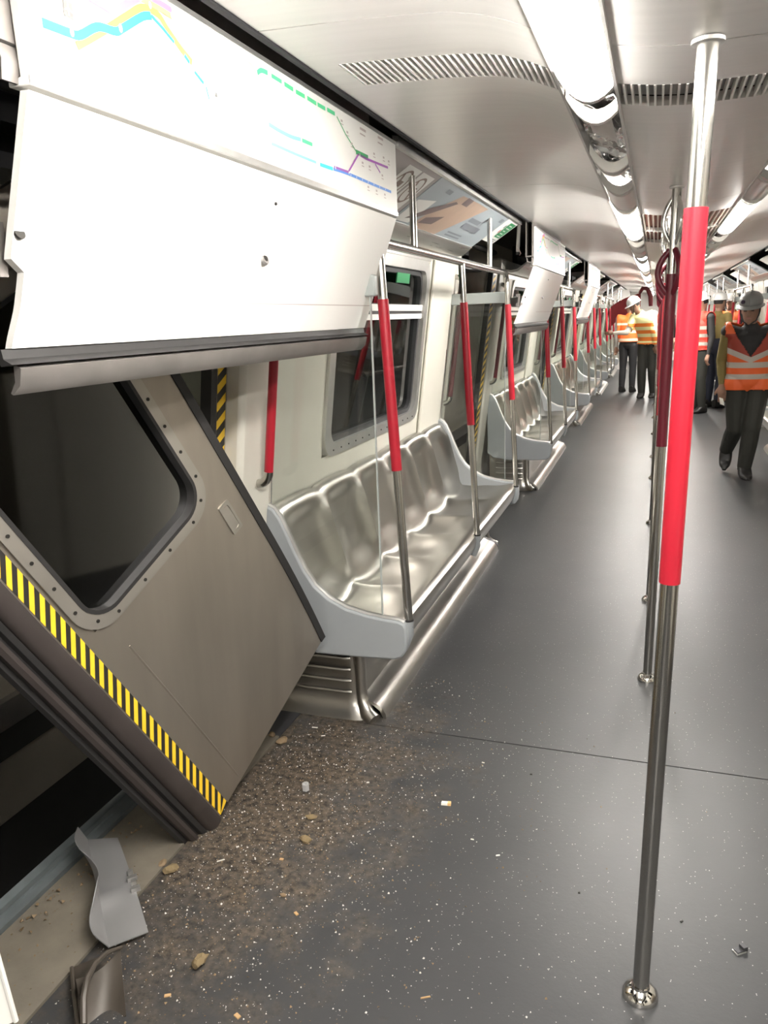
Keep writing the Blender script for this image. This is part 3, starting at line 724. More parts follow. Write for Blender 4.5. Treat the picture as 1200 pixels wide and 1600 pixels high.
# steel gutter between the panels and the wall
gut = sroot('trim_%d' % ti, (-1.15, YC, 1.9)); ti += 1
MB().prism([(-1.088, 1.946), (-1.10, 1.935), (-1.14, 1.905), (-1.20, 1.895), (-1.262, 1.905), (-1.262, 1.93), (-1.20, 1.915), (-1.145, 1.925), (-1.10, 1.955)], 2.645, 4.85).build('gutter', 'brushed_steel', gut)
MB().prism([(-1.262, 1.90), (-1.258, 1.86), (-1.270, 1.86), (-1.274, 1.90)], 2.645, 4.55).build('window_head', 'aluminium', gut)
unit = [(broot, 'bench'), (rroot, 'rail'), (sg, 'sg'), (ad, 'ad'), (ex, 'ex'), (g0, 'g'), (g1, 'g'), (gut, 'gut')]
for k in range(1, NB):
    b = dup(broot, broot.location+V((0, PITCH*k, 0)), 0, 'scalloped steel bench just beyond the first doorway with the dropped cover' if k == 1 else 'scalloped steel bench on the map side, %s bench from the fallen door leaf' % ORD[k])
    rr = dup(rroot, rroot.location+V((0, PITCH*k, 0)), 0, 'steel rail with red sleeved poles just beyond the first dropped header cover' if k == 1 else 'steel rail with red sleeved poles over the %s bench from the fallen door leaf' % ORD[k])
    dup(sg, sg.location+V((0, PITCH*k, 0)), 0, 'grey notice panel with round prohibition signs over the %s bench from the fallen door' % ORD[k])
    dup(ad, ad.location+V((0, PITCH*k, 0)), 0, 'pale blue advertising panel with a tan picture over the %s bench from the fallen door' % ORD[k])
    dup(ex, ex.location+V((0, PITCH*k, 0)), 0, 'white and green emergency notice plate past the %s bench from the fallen door' % ORD[k])
    for gg in (g0, g1):
        dup(gg, gg.location+V((0, PITCH*k, 0)), 0, 'clear glass screen at the %s end of the %s bench from the fallen door' % ('near' if gg is g0 else 'far', ORD[k]))
    c_ = copy_tree(gut); c_.location = gut.location+V((0, PITCH*k, 0)); c_.name = 'trim_%d' % ti; ti += 1
# the other side of the car: the bays turned round about the middle line
def opp(o, k): return V((2*CX-o.location.x, PITCH*k+2*YC-o.location.y, o.location.z))
for k in range(1, NB):
    dup(broot, opp(broot, k), PI, 'scalloped steel bench opposite the %s bench from the fallen door' % ORD[k], 'steel benches on the opposite side')
    dup(rroot, opp(rroot, k), PI, 'steel rail with red sleeved poles opposite the %s bench from the fallen door' % ORD[k], 'grab rails on the opposite side')
    dup(ad, opp(ad, k), PI, 'pale advertising panel opposite the %s bench from the fallen door' % ORD[k], 'adverts on the opposite side')
    dup(sg, opp(sg, k), PI, 'grey notice panel opposite the %s bench from the fallen door' % ORD[k], 'notices on the opposite side')
    for gg in (g0, g1): dup(gg, opp(gg, k), PI, 'clear glass screen at the %s end of the bench opposite the %s map side bench' % ('near' if gg is g1 else 'far', ORD[k]), 'glass screens on the opposite side')
    c_ = copy_tree(gut); c_.location = opp(gut, k); c_.rotation_euler = (0, 0, PI); c_.name = 'trim_%d' % ti; ti += 1

# ================================================================== DROPPED HEADER COVER WITH THE ROUTE MAP
CY0, CY1 = .965, 2.63
cov = thing('header_cover', 'big white header cover with coloured route map hanging open above the fallen door leaf', 'cover panel', (-.9, (CY0+CY1)/2, 1.5), 'dropped door header covers')
def cov_x(z):
    if z >= 1.868: return -.842
    t = (1.868-z)/(1.868-1.50); return -.846-.134*t
MB().prism([(-.842, 2.107), (-.842, 1.872), (-.880, 1.872), (-.880, 1.880), (-.858, 1.884), (-.858, 2.107)], CY0, CY1).build('map_board', 'white_panel', cov, bevel=.002)
MB().prism([(-.8405, 1.886), (-.8405, 1.873), (-.842, 1.873), (-.842, 1.886)], CY0, CY1).build('map_frame_rail', 'aluminium', cov)
MB().prism([(-.8405, 2.106), (-.8405, 2.096), (-.842, 2.096), (-.842, 2.106)], CY0, CY1).build('map_frame_rail', 'aluminium', cov)
# lower flap: left edge with a wavy tear
def flap(u, v):
    z = 1.866+(1.512-1.866)*v
    yl = CY0+.005-(.0 if v < .55 else .055*math.exp(-((v-.66)/.05)**2)*0)+.04*smooth01((v-.0)/.6)*0
    tear = .030*smooth01((v-.62)/.06)-.03*smooth01((v-.80)/.2)*.3
    yl = CY0+.0+.010*v+tear
    y = yl+(CY1-.002-.01*v-yl)*u
    return (cov_x(z), y, z)
MB().slab(flap, 1, 40, (-.014, 0, 0), smooth=False).build('flap', 'white_panel', cov)
MB().prism([(-.980, 1.511), (-.978, 1.496), (-.962, 1.487), (-.985, 1.484), (-.994, 1.511)], CY0+.012, CY1-.01).build('rubber_lip', 'black_rubber', cov)
MB().prism([(-.978, 1.486), (-.968, 1.480), (-.975, 1.452), (-.992, 1.437), (-.996, 1.440), (-.984, 1.458), (-.982, 1.484)], CY0+.035, CY1-.012).build('metal_lip', 'lip_metal', cov)
# aluminium extrusion sticking out at the torn end
e = MB()
e.prism([(-.860, 2.16), (-.860, 1.925), (-.866, 1.922), (-.905, 1.922), (-.905, 2.16), (-.899, 2.16), (-.899, 1.93), (-.866, 1.93), (-.866, 2.16)], CY0-.03, CY1-.2)
e.prism([(-.862, 1.921), (-.858, 1.90), (-.862, 1.874), (-.866, 1.874), (-.868, 1.884), (-.896, 1.890), (-.900, 1.921), (-.894, 1.915), (-.891, 1.897), (-.870, 1.891), (-.866, 1.905), (-.868, 1.915)], CY0-.03, CY1-.2)
e.build('edge_extrusion', 'lip_metal', cov)
e = MB(); e.prism([(-.945, 1.70), (-.950, 1.62), (-.97, 1.62), (-.97, 1.64), (-.958, 1.645), (-.955, 1.68), (-.968, 1.685), (-.968, 1.70)], CY0-.012, CY0+.02); e.build('edge_clip', 'lip_metal', cov)
flapn = V((1, 0, .134/.37)).normalized(); flapn = V((.94, 0, -.34)) * -1 if False else V((.94, 0, .34))
def on_flap(x, y):        # pixel of the photograph -> point on the flap's sheet
    r = pdir(x, y); best = None
    for i in range(400):
        z = 1.866+(1.50-1.866)*i/399; t = cov_x(z)/r.x
        q = CAMO+r*t
        if best is None or abs(q.z-z) < best[0]: best = (abs(q.z-z), V((cov_x(z), q.y, z)))
    return best[1]
for (px, py), rad, nm, mt in (((30, 363), .0105, 'hole_shade', 'bolt'), ((431, 317), .0055, 'hole_shade', 'bolt'), ((593, 429), .0055, 'hole_shade', 'bolt')):  # dark discs stand in for the shade inside open holes
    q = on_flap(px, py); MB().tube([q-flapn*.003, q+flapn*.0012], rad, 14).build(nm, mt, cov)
q = on_flap(413, 404); lk = MB().tube([q-flapn*.003, q+flapn*.004], [.0165, .0145], 20).build('lock', 'dull_aluminium', cov)
MB().tube([q+flapn*.0041, q+flapn*.0048], .0085, 14).build('lock_barrel', 'bolt', lk)
MB().hexa([V((cov_x(1.585)+.0005, CY0+.75, 1.585)), V((cov_x(1.585)+.0005, CY1-.004, 1.585)), V((cov_x(1.585)-.002, CY1-.004, 1.585)), V((cov_x(1.585)-.002, CY0+.75, 1.585))],
          [V((cov_x(1.5875)+.0005, CY0+.75, 1.5875)), V((cov_x(1.5875)+.0005, CY1-.004, 1.5875)), V((cov_x(1.5875)-.002, CY1-.004, 1.5875)), V((cov_x(1.5875)-.002, CY0+.75, 1.5875))]).build('flap_crease', 'line_grey', cov)
covers = [cov]
MAPX = -.8412
def mp(x, y, lift=0): q = atx(x, y, MAPX); return V((MAPX+lift, q.y, q.z))
def ribbon(m_, pts, w, lift, mi=0):
    P = [mp(x, y, lift) for x, y in pts]; n = len(P); L = []; Rr = []
    for i in range(n):
        t = (P[min(i+1, n-1)]-P[max(i-1, 0)]); t.x = 0; t.normalize(); nn = V((0, -t.z, t.y))
        L.append(P[i]+nn*w/2); Rr.append(P[i]-nn*w/2)
    m_.add(L+Rr, [(i, i+1, n+i+1, n+i) for i in range(n-1)], mi)
def smooth_pts(pts, k=4):
    out = []
    for i in range(len(pts)-1):
        p0 = V((*pts[max(i-1, 0)], 0)); p1 = V((*pts[i], 0)); p2 = V((*pts[i+1], 0)); p3 = V((*pts[min(i+2, len(pts)-1)], 0))
        for j in range(k):
            t = j/k; q = .5*((2*p1)+(p2-p0)*t+(2*p0-5*p1+4*p2-p3)*t*t+(3*p1-p0-3*p2+p3)*t**3); out.append((q.x, q.y))
    out.append(pts[-1]); return out
LINES = [
 ('line_cyan', [(66, 35), (108, 51), (125, 55), (152, 42), (180, 49), (192, 44), (222, 26), (236, 25)], .013, 1),
 ('line_yellow', [(120, 72), (145, 58), (172, 42), (200, 24), (222, 12), (246, 22), (262, 46), (284, 78), (300, 98)], .012, 1),
 ('line_cyan', [(236, 24), (254, 44), (272, 66)], .006, 0), ('line_cyan', [(288, 86), (296, 98)], .007, 0), ('line_cyan', [(304, 112), (318, 130)], .006, 0), ('line_cyan', [(322, 136), (327, 156)], .003, 0),
 ('line_magenta', [(136, -6), (160, 8), (178, 18), (192, 10), (206, 2), (220, -6)], .012, 0), ('line_magenta', [(234, -4), (252, 6), (268, 16)], .010, 0),
 ('line_orange', [(220, -2), (240, 8), (268, 26)], .010, 0),
 ('line_pink', [(272, 40), (280, 60), (296, 84), (314, 106), (344, 122)], .006, 0),
 ('line_grey', [(274, 32), (300, 46)], .009, 0), ('line_grey', [(310, 52), (336, 66)], .009, 0), ('line_grey', [(344, 72), (372, 88)], .008, 0), ('line_grey', [(376, 91), (392, 100), (400, 114)], .004, 0),
 ('line_grey', [(352, 128), (376, 160), (404, 188)], .003, 0), ('line_grey', [(400, 116), (406, 150), (408, 184), (402, 194)], .002, 0),
 ('line_green', [(402, 114), (408, 110), (418, 114)], .010, 0), ('line_green', [(424, 118), (440, 128)], .009, 0), ('line_green', [(444, 131), (458, 140)], .010, 0), ('line_green', [(462, 143), (476, 151)], .010, 0), ('line_green', [(480, 153), (494, 162)], .010, 0), ('line_green', [(496, 163), (508, 170)], .010, 0), ('line_green', [(511, 171), (523, 178)], .010, 0),
 ('line_mint', [(420, 194), (438, 205), (456, 214), (470, 218)], .009, 0), ('line_green', [(472, 219), (488, 226)], .009, 0),
 ('line_pink', [(416, 210), (438, 220)], .008, 0),
 ('line_mint', [(424, 224), (460, 240), (494, 254)], .007, 0), ('line_cyan', [(500, 257), (520, 264)], .009, 0),
 ('line_dkgreen', [(526, 182), (540, 210), (556, 236)], .004, 0), ('line_dkgreen', [(556, 237), (575, 246)], .012, 0),
 ('line_purple', [(522, 261), (544, 269), (560, 241), (572, 248), (606, 262)], .007, 0), ('line_purple', [(586, 256), (594, 270)], .005, 0),
 ('line_blue', [(521, 264), (545, 272), (580, 287), (611, 300)], .008, 0),
]
for mt, pts, w, sm in LINES:
    m_ = MB(); ribbon(m_, smooth_pts(pts) if sm or (len(pts) > 2 and mt not in ('line_purple', 'line_dkgreen')) else pts, w, .0004 if mt != 'line_yellow' else .0003); m_.build('map_line', mt, cov)
m_ = MB()
for x, y, s in ((112, 50, .009), (188, 44, .009), (234, 8, .008), (268, 24, .007), (524, 262, .006), (545, 270, .006), (562, 242, .006)):
    q = mp(x, y, .0007); n = 12; m_.add([q+V((0, s*.5*math.cos(2*PI*i/n), s*.75*math.sin(2*PI*i/n))) for i in range(n)], [tuple(range(n))], 0)
for i in range(8):
    q = mp(548+i*9, 273.5+i*3.7, .0007); m_.add([q+V((0, -.0015, -.003)), q+V((0, .0015, -.003)), q+V((0, .0015, .003)), q+V((0, -.0015, .003))], [(0, 1, 2, 3)], 0)
m_.build('station_marks', 'white_panel', cov)
def blk(x, y, w, h, mi):
    q = mp(x, y, .0005); MB().add([q, q+V((0, w, 0)), q+V((0, w, -h)), q+V((0, 0, -h))], [(0, 1, 2, 3)]).build('map_mark', 'icon' if mi == 0 else 'line_grey', cov)
blk(97, -2, .020, .022, 0); blk(103, 88, .017, .026, 1); blk(222, 108, .010, .004, 1); blk(226, 124, .010, .005, 1); blk(336, 144, .008, .008, 0)
for x, y in ((562, 198), (590, 212)): blk(x, y, .050, .007, 1); blk(x, y+9, .045, .004, 2)
for x, y in ((583, 238), (598, 244), (565, 252), (576, 258), (596, 272), (532, 186), (541, 204), (548, 222), (574, 290), (587, 296), (600, 302), (606, 250)): blk(x, y, .014, .006, 1); blk(x, y+6, .020, .0025, 2)
m_ = MB(); q = mp(97, -2, .0009)+V((0, .010, -.011))
m_.add([q+V((0, a, b)) for a, b in ((-.0015, .009), (.0015, .009), (.0015, -.008), (-.0015, -.008))], [(0, 1, 2, 3)]); m_.add([q+V((0, a, b)) for a, b in ((-.008, -.001), (0, .004), (.008, -.001), (.008, -.003), (0, 0), (-.008, -.003))], [(0, 1, 2, 3, 4, 5)])
m_.build('airport_icon', 'white_panel', cov)
# the second cover is swung out a little further, the third only peeps out
c2 = dup(cov, cov.location+V((.098, PITCH-.02, -.03)), 0, 'white door header cover hanging open beside the black header void beyond the first bench')
nb = sroot('trim_%d' % ti, (-1.2, .8, 1.8)); ti += 1
MB().box((-1.58, .80, 1.2), (-1.00, .82, 2.2)).build('cabinet_side', 'cabinet_grey', nb)
MB().box((-1.30, .86, 1.60), (-1.14, .90, 1.72)).build('tan_block', 'tan', nb)
c3 = dup(cov, cov.location+V((.098, PITCH*2, -.03)), 0, 'white door header cover hanging open far down the car behind the second bench')
hd = thing('cover_stay', 'black ended metal stay holding the dropped cover beside the black header void', 'bracket', (-.86, 5.23, 1.9))
MB().tube([(-.858, 5.215, 2.10), (-.872, 5.25, 1.935)], .0125, 8, flat=.6).build('arm', 'dull_aluminium', hd)
MB().tube([(-.872, 5.25, 1.936), (-.874, 5.254, 1.918)], .012, 10).build('end_cap', 'black_rubber', hd)
MB().tube([(-.868, 5.232, 1.96), (-.852, 5.25, 1.925), (-.862, 5.262, 1.915)], .004, 6).build('hook', 'aluminium', hd)

# ================================================================== FALLEN DOOR LEAF
LR = Euler((.5367, -.0052, -.2382), 'XYZ').to_matrix(); LO = V((-1.2424, 1.8318, .0250)); LK = .102
LROOT = V((-1.249, 1.833, 0))
def leaf_p(u, v, n=0.0):
    return LR @ V((-LK*max(0, .55-v)**2*(.22+.78*u/.70)+n, u, v))+LO
leaf = thing('door_leaf', 'broken steel train door leaf leaning into the aisle with window and hazard striped edge', 'door', LROOT)
LW, LH = .70, 1.78
TH = -.034
wy0, wy1, wz0, wz1 = .085, .580, .835, 1.605
def fill_around(m_):
    # sheet with a window cut out: four strips round the opening, both faces and rims
    for (u0, u1, v0, v1, nu, nv) in ((0, LW, 0, wz0, 6, 24), (0, LW, wz1, LH, 2, 2), (0, wy0, wz0, wz1, 1, 6), (wy1, LW, wz0, wz1, 1, 6)):
        m_.slab(lambda a, b, u0=u0, u1=u1, v0=v0, v1=v1: leaf_p(u0+(u1-u0)*a, v0+(v1-v0)*b), nu, nv, LR @ V((TH, 0, 0)))
    return m_
fill_around(MB()).build('leaf_sheet', 'leaf_steel', leaf)
def lring(o, i, n0, n1):
    m_ = MB(); k = len(o); vs = []
    for nn in (n0, n1):
        for Lp in (o, i): vs += [leaf_p(u, v, nn) for u, v in Lp]
    fs = []
    for a in range(k):
        b = (a+1) % k; fs += [(2*k+a, 2*k+b, 3*k+b, 3*k+a), (k+a, k+b, b, a), (a, b, 2*k+b, 2*k+a), (3*k+a, 3*k+b, k+b, k+a)]
    m_.add(vs, fs); return m_
fo = rrect(.058, .606, .812, 1.64, .105, 10); fi = rrect(.094, .574, .843, 1.60, .085, 10); fg = rrect(.105, .564, .854, 1.59, .075, 10)
fr = lring(fo, fi, -.002, .008).build('window_frame', 'leaf_frame', leaf)
lring(fi, fg, -.028, .010).build('gasket', 'black_rubber', leaf)
m_ = MB(); kk = len(fg); m_.add([leaf_p(u, v, -.020) for u, v in fg]+[leaf_p(u, v, -.026) for u, v in fg], [tuple(range(kk)), tuple(range(2*kk-1, kk-1, -1))])
m_.build('window_pane', 'leaf_glass', leaf)
fm = rrect(wy0-.010, wy1+.016, wz0-.018, wz1+.018, .10, 3)
bolts = []
for (ua, va), (ub, vb) in (((.165, .827), (.50, .827)), ((.590, .925), (.590, 1.56)), ((.076, 1.56), (.076, .925))):
    nseg = max(2, int(math.hypot(ub-ua, vb-va)/.088))
    bolts += [(ua+(ub-ua)*i/nseg, va+(vb-va)*i/nseg) for i in range(nseg+1)]
bolts += [(.106, .857), (.561, .857)]
for u, v in bolts:
    MB().tube([leaf_p(u, v, .006), leaf_p(u, v, .0105)], .0048, 10).build('bolt', 'bolt', fr)
# striped tape along the leading edge
m_ = MB(); P0 = leaf_p(.004, .02, .0015); n_ = 27
for i in range(-4, 81):
    v0, v1 = i*.02175, (i+1)*.02175
    q = [leaf_p(.004, min(max(v0, 0), 1.76), .0015), leaf_p(.004, min(max(v1, 0), 1.76), .0015), leaf_p(.047, min(max(v1+.055, 0), 1.76), .0015), leaf_p(.047, min(max(v0+.055, 0), 1.76), .0015)]
    if v1+.055 > 0: m_.add(q, [(0, 1, 2, 3)], i % 2)
m_.build('hazard_tape', ['hazard_yellow', 'hazard_black'], leaf)
# leading edge rubber: ribbed brown and black profile
def edge_sweep(prof, v0, v1, nv, name, mt):
    m_ = MB(); k = len(prof); vs = []
    for j in range(nv+1):
        v = v0+(v1-v0)*j/nv; vs += [leaf_p(u, v, n) for u, n in prof]
    fs = [(j*k+a, j*k+(a+1) % k, (j+1)*k+(a+1) % k, (j+1)*k+a) for j in range(nv) for a in range(k)]
    fs += [tuple(range(k))[::-1], tuple(nv*k+a for a in range(k))]
    m_.add(vs, fs); return m_.build(name, mt, leaf)
edge_sweep([(0, .0), (-.012, .006), (-.040, .006), (-.052, 0), (-.058, -.012), (-.058, -.034), (0, -.034)], -.012, LH, 26, 'edge_band', 'brown_rubber')
edge_sweep([(-.058, -.006), (-.072, -.010), (-.078, -.022), (-.086, -.022), (-.086, -.044), (-.058, -.040)], -.02, LH, 26, 'edge_groove', 'black_rubber')
edge_sweep([(-.086, -.012), (-.097, -.008), (-.108, -.014), (-.112, -.028), (-.106, -.044), (-.086, -.044)], -.03, LH, 26, 'edge_bead', 'brown_rubber')
edge_sweep([(-.112, -.030), (-.124, -.028), (-.132, -.040), (-.126, -.056), (-.106, -.054), (-.106, -.044)], -.01, LH, 26, 'edge_bead', 'black_rubber')
edge_sweep([(LW, .004), (LW+.026, .006), (LW+.034, -.006), (LW+.034, -.030), (LW, -.036)], .0, LH, 26, 'rear_seal', 'black_rubber')
# folded kick flange at the bottom rear corner
m_ = MB(); m_.slab(lambda a, b: leaf_p(.005+(LW-.010)*a, -.002+.0*b, 0)+(LR @ V((-.004-.05*b, 0, -.050*b*(.35+.65*a)))), 8, 3, LR @ V((-.004, 0, 0)))
m_.build('bottom_flange', 'leaf_steel', leaf)
# recessed pull handle
ho = rrect(.600, .646, .672, .784, .006, 2); hi_ = rrect(.609, .637, .683, .772, .010, 2)
hb = lring(ho, hi_, -.020, .005).build('handle_frame', 'leaf_frame', leaf)
m_ = MB(); m_.slab(lambda a, b: leaf_p(.607+.032*a, .681+.093*b, .002-.003*b+.0025*math.sin(PI*b)), 4, 8, LR @ V((-.002, 0, 0))); m_.build('handle_cup', 'leaf_frame', hb)
# shallow pressed ridge lines
for u0, v0, u1, v1 in ((.13, .02, .13, .72),):
    m_ = MB(); m_.tube([leaf_p(u0+(u1-u0)*i/12, v0+(v1-v0)*i/12, -.0012) for i in range(13)], .0035, 6); m_.build('pressed_ridge', 'leaf_steel', leaf)

# ================================================================== CENTRE POLES
def centre_pole(x0, x1, y, kind, label):
    r = thing('grab_pole', label, 'pole', (x0, y, 0), 'centre grab poles')
    zt = cz(x1-CX)-.001
    def px(z): return x0+(x1-x0)*z/zt
    MB().lathe([(.040, 0), (.040, .006), (.037, .014), (.030, .022), (.021, .027), (.020, .032)], (x0, y, 0), 28).build('floor_flange', 'polished_steel', r)
    MB().lathe([(.0225, zt-.008), (.027, zt-.006), (.027, zt)], (x1, y, 0), 24).build('ceiling_flange', 'aluminium', r)
    if kind == 'plain':
        p = MB().tube([(px(.02), y, .02), (px(zt-.004), y, zt-.004)], .0178, 20).build('pole', 'pole_steel', r)
        MB().tube([(px(1.006), y, 1.006), (px(1.702), y, 1.702)], .0205, 20).build('red_sleeve', 'red_sleeve', p)
    else:
        p = MB().tube([(px(.02), y, .02), (px(zt-.004), y, zt-.004)], .0178, 16).build('pole', 'pole_steel', r)
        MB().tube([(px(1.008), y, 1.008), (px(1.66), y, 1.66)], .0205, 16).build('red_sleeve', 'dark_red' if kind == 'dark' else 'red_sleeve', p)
        for a in (.0, 2.1, 4.2):      # three bowed branches
            def bow(z0, z1, rad):
                pts = []
                for i in range(15):
                    t = i/14; z = z0+(z1-z0)*t; b = rad*math.sin(PI*t)**.8
                    pts.append((px(z)+b*math.cos(a+PI), y+b*math.sin(a+PI), z))
                return pts
            MB().tube(bow(1.58, 1.755, .050), .0115, 10).build('red_branch', 'dark_red', r)
            MB().tube(bow(1.755, 1.94, .040), .009, 10).build('steel_branch', 'polished_steel', r)
    return r
centre_pole(.028, .062, 1.544, 'plain', 'plain centre grab pole with red middle and polished floor flange beside the curved ceiling vent')
for i, (y, kd) in enumerate(((3.20, 'dark'), (4.18, 'red'), (5.83, 'dark'), (7.5, 'red'), (8.62, 'dark'), (10.3, 'red'), (11.9, 'dark'), (13.6, 'red'), (17.5, 'dark'))):
    centre_pole(.024, .05, y, kd, 'three branched centre pole next behind the plain grab pole' if i == 0 else 'three branched centre pole, %s pole behind the plain grab pole' % ORD[i])

# ================================================================== DEBRIS
# bent grey sheet lying across the sill
bs = thing('bent_sheet', 'twisted grey metal strip with a wavy raised flange lying over the door sill', 'metal scrap', (-1.4, 1.5, 0))
A0, A1 = atz(160, 1312, .055), atz(201, 1470, .012)
ax_ = (A1-A0); ax_.z = 0; LNG = ax_.length; ax_.normalize(); sd_ = V((ax_.y, -ax_.x, 0))   # sd_ points to the aisle side
if sd_.x < 0: sd_ = -sd_
def bent(u, v):
    w = .055+.012*u
    p = A0.lerp(A1, u); side = (v-.5)*2
    z = p.z+.020*math.sin(PI*u)*(.5+.5*side)+.018*math.exp(-((u-.62)/.08)**2)*(1-v)+.004
    return V((p.x, p.y, 0))+sd_*(side*w*.75)+V((0, 0, z))+ax_*(.02*side*math.exp(-u/.2))
MB().slab(bent, 26, 8, (0, 0, -.0025)).build('strip', 'sheet_grey', bs)
def flange(u, v):
    b = bent(u, 0); wave = .022*math.sin(2*PI*u*1.35+.4)
    return b+sd_*(-.012*v-wave*v)+V((0, 0, (.050+.012*math.sin(5*u))*v))
MB().slab(flange, 26, 4, tuple(sd_*.0025)).build('flange', 'sheet_grey', bs)
m_ = MB()
for u, dx in ((.50, .0), (.56, .006), (.60, .0), (.66, .005)):
    c_ = bent(u, 1); m_.obox(c_+V((0, 0, .004)), ((ax_), (sd_), (V((0, 0, 1)))), (.006, .007+dx, .006))
m_.build('torn_edge', 'aluminium', bs)
# curved brown bracket at the bottom of the picture
cb = thing('curved_bracket', 'curved brown metal bracket standing on the dirty floor beside the threshold', 'metal scrap', (-1.15, 1.16, 0))
Bc = V((-1.10, 1.20, 0))
def brk(u, v):    # a plate that rolls over from upright to flat
    ang = PI/2*u; R_ = .085
    return V((-1.215+R_*math.sin(ang)*1.0+.030*v*0, 1.325-.20*v+.015*u, .006+R_*(1-math.cos(ang))*0+.090*(1-u)**1.6))
plate = [atz(188, 1482, .05), atz(197, 1586, .004), atz(132, 1600, .004), atz(118, 1530, .075)]
def pl(u, v):
    a = plate[0].lerp(plate[1], v); b = plate[3].lerp(plate[2], v); q = a.lerp(b, u)
    return q+V((0, 0, -.018*math.sin(PI*u)))
MB().slab(pl, 10, 6, (0, 0, -.003)).build('plate', 'brown_metal', cb)
rim = [atz(190, 1480, .055), atz(168, 1488, .075), atz(148, 1506, .085), atz(136, 1530, .085), atz(131, 1560, .07), atz(131, 1600, .04)]
MB().tube(rim, [.004, .006, .007, .008, .008, .008], 8).build('rolled_rim', 'brown_metal', cb)
def web(u, v):
    i = u*(len(rim)-1); k_ = min(int(i), len(rim)-2); q = rim[k_].lerp(rim[k_+1], i-k_)
    far = atz(112, 1512, .02).lerp(atz(116, 1602, .006), u)
    return q.lerp(far, v)
MB().slab(web, 12, 4, (0, 0, -.003)).build('web', 'brown_metal', cb)
MB().tube([atz(112, 1512, .02), atz(116, 1560, .03), atz(122, 1602, .03)], .005, 8).build('edge', 'brown_metal', cb)
# cream cladding strip standing at the broken door post
ws = thing('cladding_strip', 'loose cream wall cladding strip standing at the near edge of the broken doorway', 'panel', (-1.35, 1.04, 0))
pA, pB = atz(32, 1600, .002), atz(0, 1425, .25)
def ws_f(u, v):
    base = V((pA.x-.012, pA.y-.0, .006)); top = V((pB.x-.05, pB.y-.02, pB.z+.30))
    q = base.lerp(top, v)
    return q+V((-.10*u, -.10*u, 0))
MB().slab(ws_f, 6, 6, (-.008, .006, 0)).build('strip', 'white_panel', ws)
MB().tube([ws_f(0, 0), ws_f(0, 1)], .006, 8).build('edge_bead', 'white_panel', ws)
# larger loose bits: (name, label, pixel, maker)
def lump(name, label, cat, x, y, s, mt, flat=.5, seed=0, grp=None, rough=.5):
    c_ = atz(x, y, 0); bm = bmesh.new(); bmesh.ops.create_icosphere(bm, subdivisions=2, radius=1)
    for v in bm.verts:
        d_ = v.co.normalized(); k_ = 1+rough*noise.noise(d_*2.1+V((seed*3.7, seed, 0))); v.co = V((d_.x*s*k_*1.25, d_.y*s*k_*.8, d_.z*s*k_*flat))
    zmin = min(v.co.z for v in bm.verts)
    for v in bm.verts: v.co.z -= zmin
    me = bpy.data.meshes.new(name); bm.to_mesh(me); bm.free(); me.materials.append(MATS[mt])
    o = bpy.data.objects.new(name, me); COL.objects.link(o); o.location = c_; o.rotation_euler = (0, 0, seed*1.3)
    return tag(o, label, cat, grp)
lump('foam_lump', 'yellowish foam lump on bare floor beyond the curved bracket', 'foam', 312, 1508, .018, 'foam', .7, 1)
lump('foam_lump', 'flat yellowish foam smear lying near the grey nut', 'foam', 478, 1314, .018, 'foam', .35, 2)
lump('foam_lump', 'brown foam clump between the fallen leaf corner and the bent sheet', 'foam', 268, 1362, .020, 'foam', .5, 3)
lump('foam_lump', 'small foam clump in the dirt beside the bench end plate', 'foam', 425, 1150, .016, 'crumb_brown', .4, 4)
lump('foam_lump', 'foam crumb pressed into the dirt just past the grey nut', 'foam', 486, 1278, .015, 'foam', .3, 5)
for i, (x, y, s) in enumerate(((540, 1120, .012), (255, 1350, .014), (443, 1400, .008), (440, 1160, .02), (515, 1110, .015))):
    lump('dirt_clod', 'small dark dirt clod lying in the stain by the bench end', 'dirt', x, y, s, 'crumb_brown', .4, 10+i, 'dirt clods in the stain')
def chip(name, label, cat, x, y, sx, sy, sz, rz, mt, grp=None, mt2=None):
    c_ = atz(x, y, 0); m_ = MB()
    m_.hexa([(-sx, -sy, 0), (sx, -sy*.9, 0), (sx*.95, sy, 0), (-sx, sy, 0)], [(-sx*.95, -sy*.9, sz*2), (sx*.96, -sy*.85, sz*1.7), (sx*.9, sy*.9, sz*2), (-sx*.92, sy*.95, sz*1.8)])
    if mt2: m_.box((sx*.35, -sy*1.03, -.0), (sx*1.03, sy*1.03, sz*2.06), 1)
    o = bpy.data.objects.new(name, m_.mesh(name, [mt, mt2] if mt2 else mt)); COL.objects.link(o); o.location = c_; o.rotation_euler = (0, 0, rz)
    return tag(o, label, cat, grp)
chip('cigarette_end', 'white and tan stub lying alone on the open grey floor', 'litter', 697, 1257, .0155, .0062, .0045, .12, 'paper', None, 'filter_tan')
nu = thing('nut', 'grey hollow plastic nut standing in the dirt stain', 'debris', atz(478, 1234), None)
NB_ = atz(478, 1234); m_ = MB()
for i in range(6):
    a0, a1 = PI/3*i, PI/3*(i+1); P = [(math.cos(a)*r_, math.sin(a)*r_) for a in (a0, a1) for r_ in (.0125, .006)]
    m_.hexa([NB_+V((*P[0], 0)), NB_+V((*P[2], 0)), NB_+V((*P[3], 0)), NB_+V((*P[1], 0))], [NB_+V((*P[0], .024)), NB_+V((*P[2], .024)), NB_+V((*P[3], .024)), NB_+V((*P[1], .024))])
m_.build('nut_body', 'grey_part', nu); MB().tube([NB_+V((0, 0, .002)), NB_+V((0, 0, .016))], .0075, 10).build('insert', 'bolt', nu)
me_ = thing('metal_clip', 'small dark folded metal clip beyond the plain pole foot', 'debris', atz(1157, 1486), None)
mc = atz(1157, 1486); a_ = V((.8, .6, 0)); b_ = V((-.6, .8, 0)); m_ = MB()
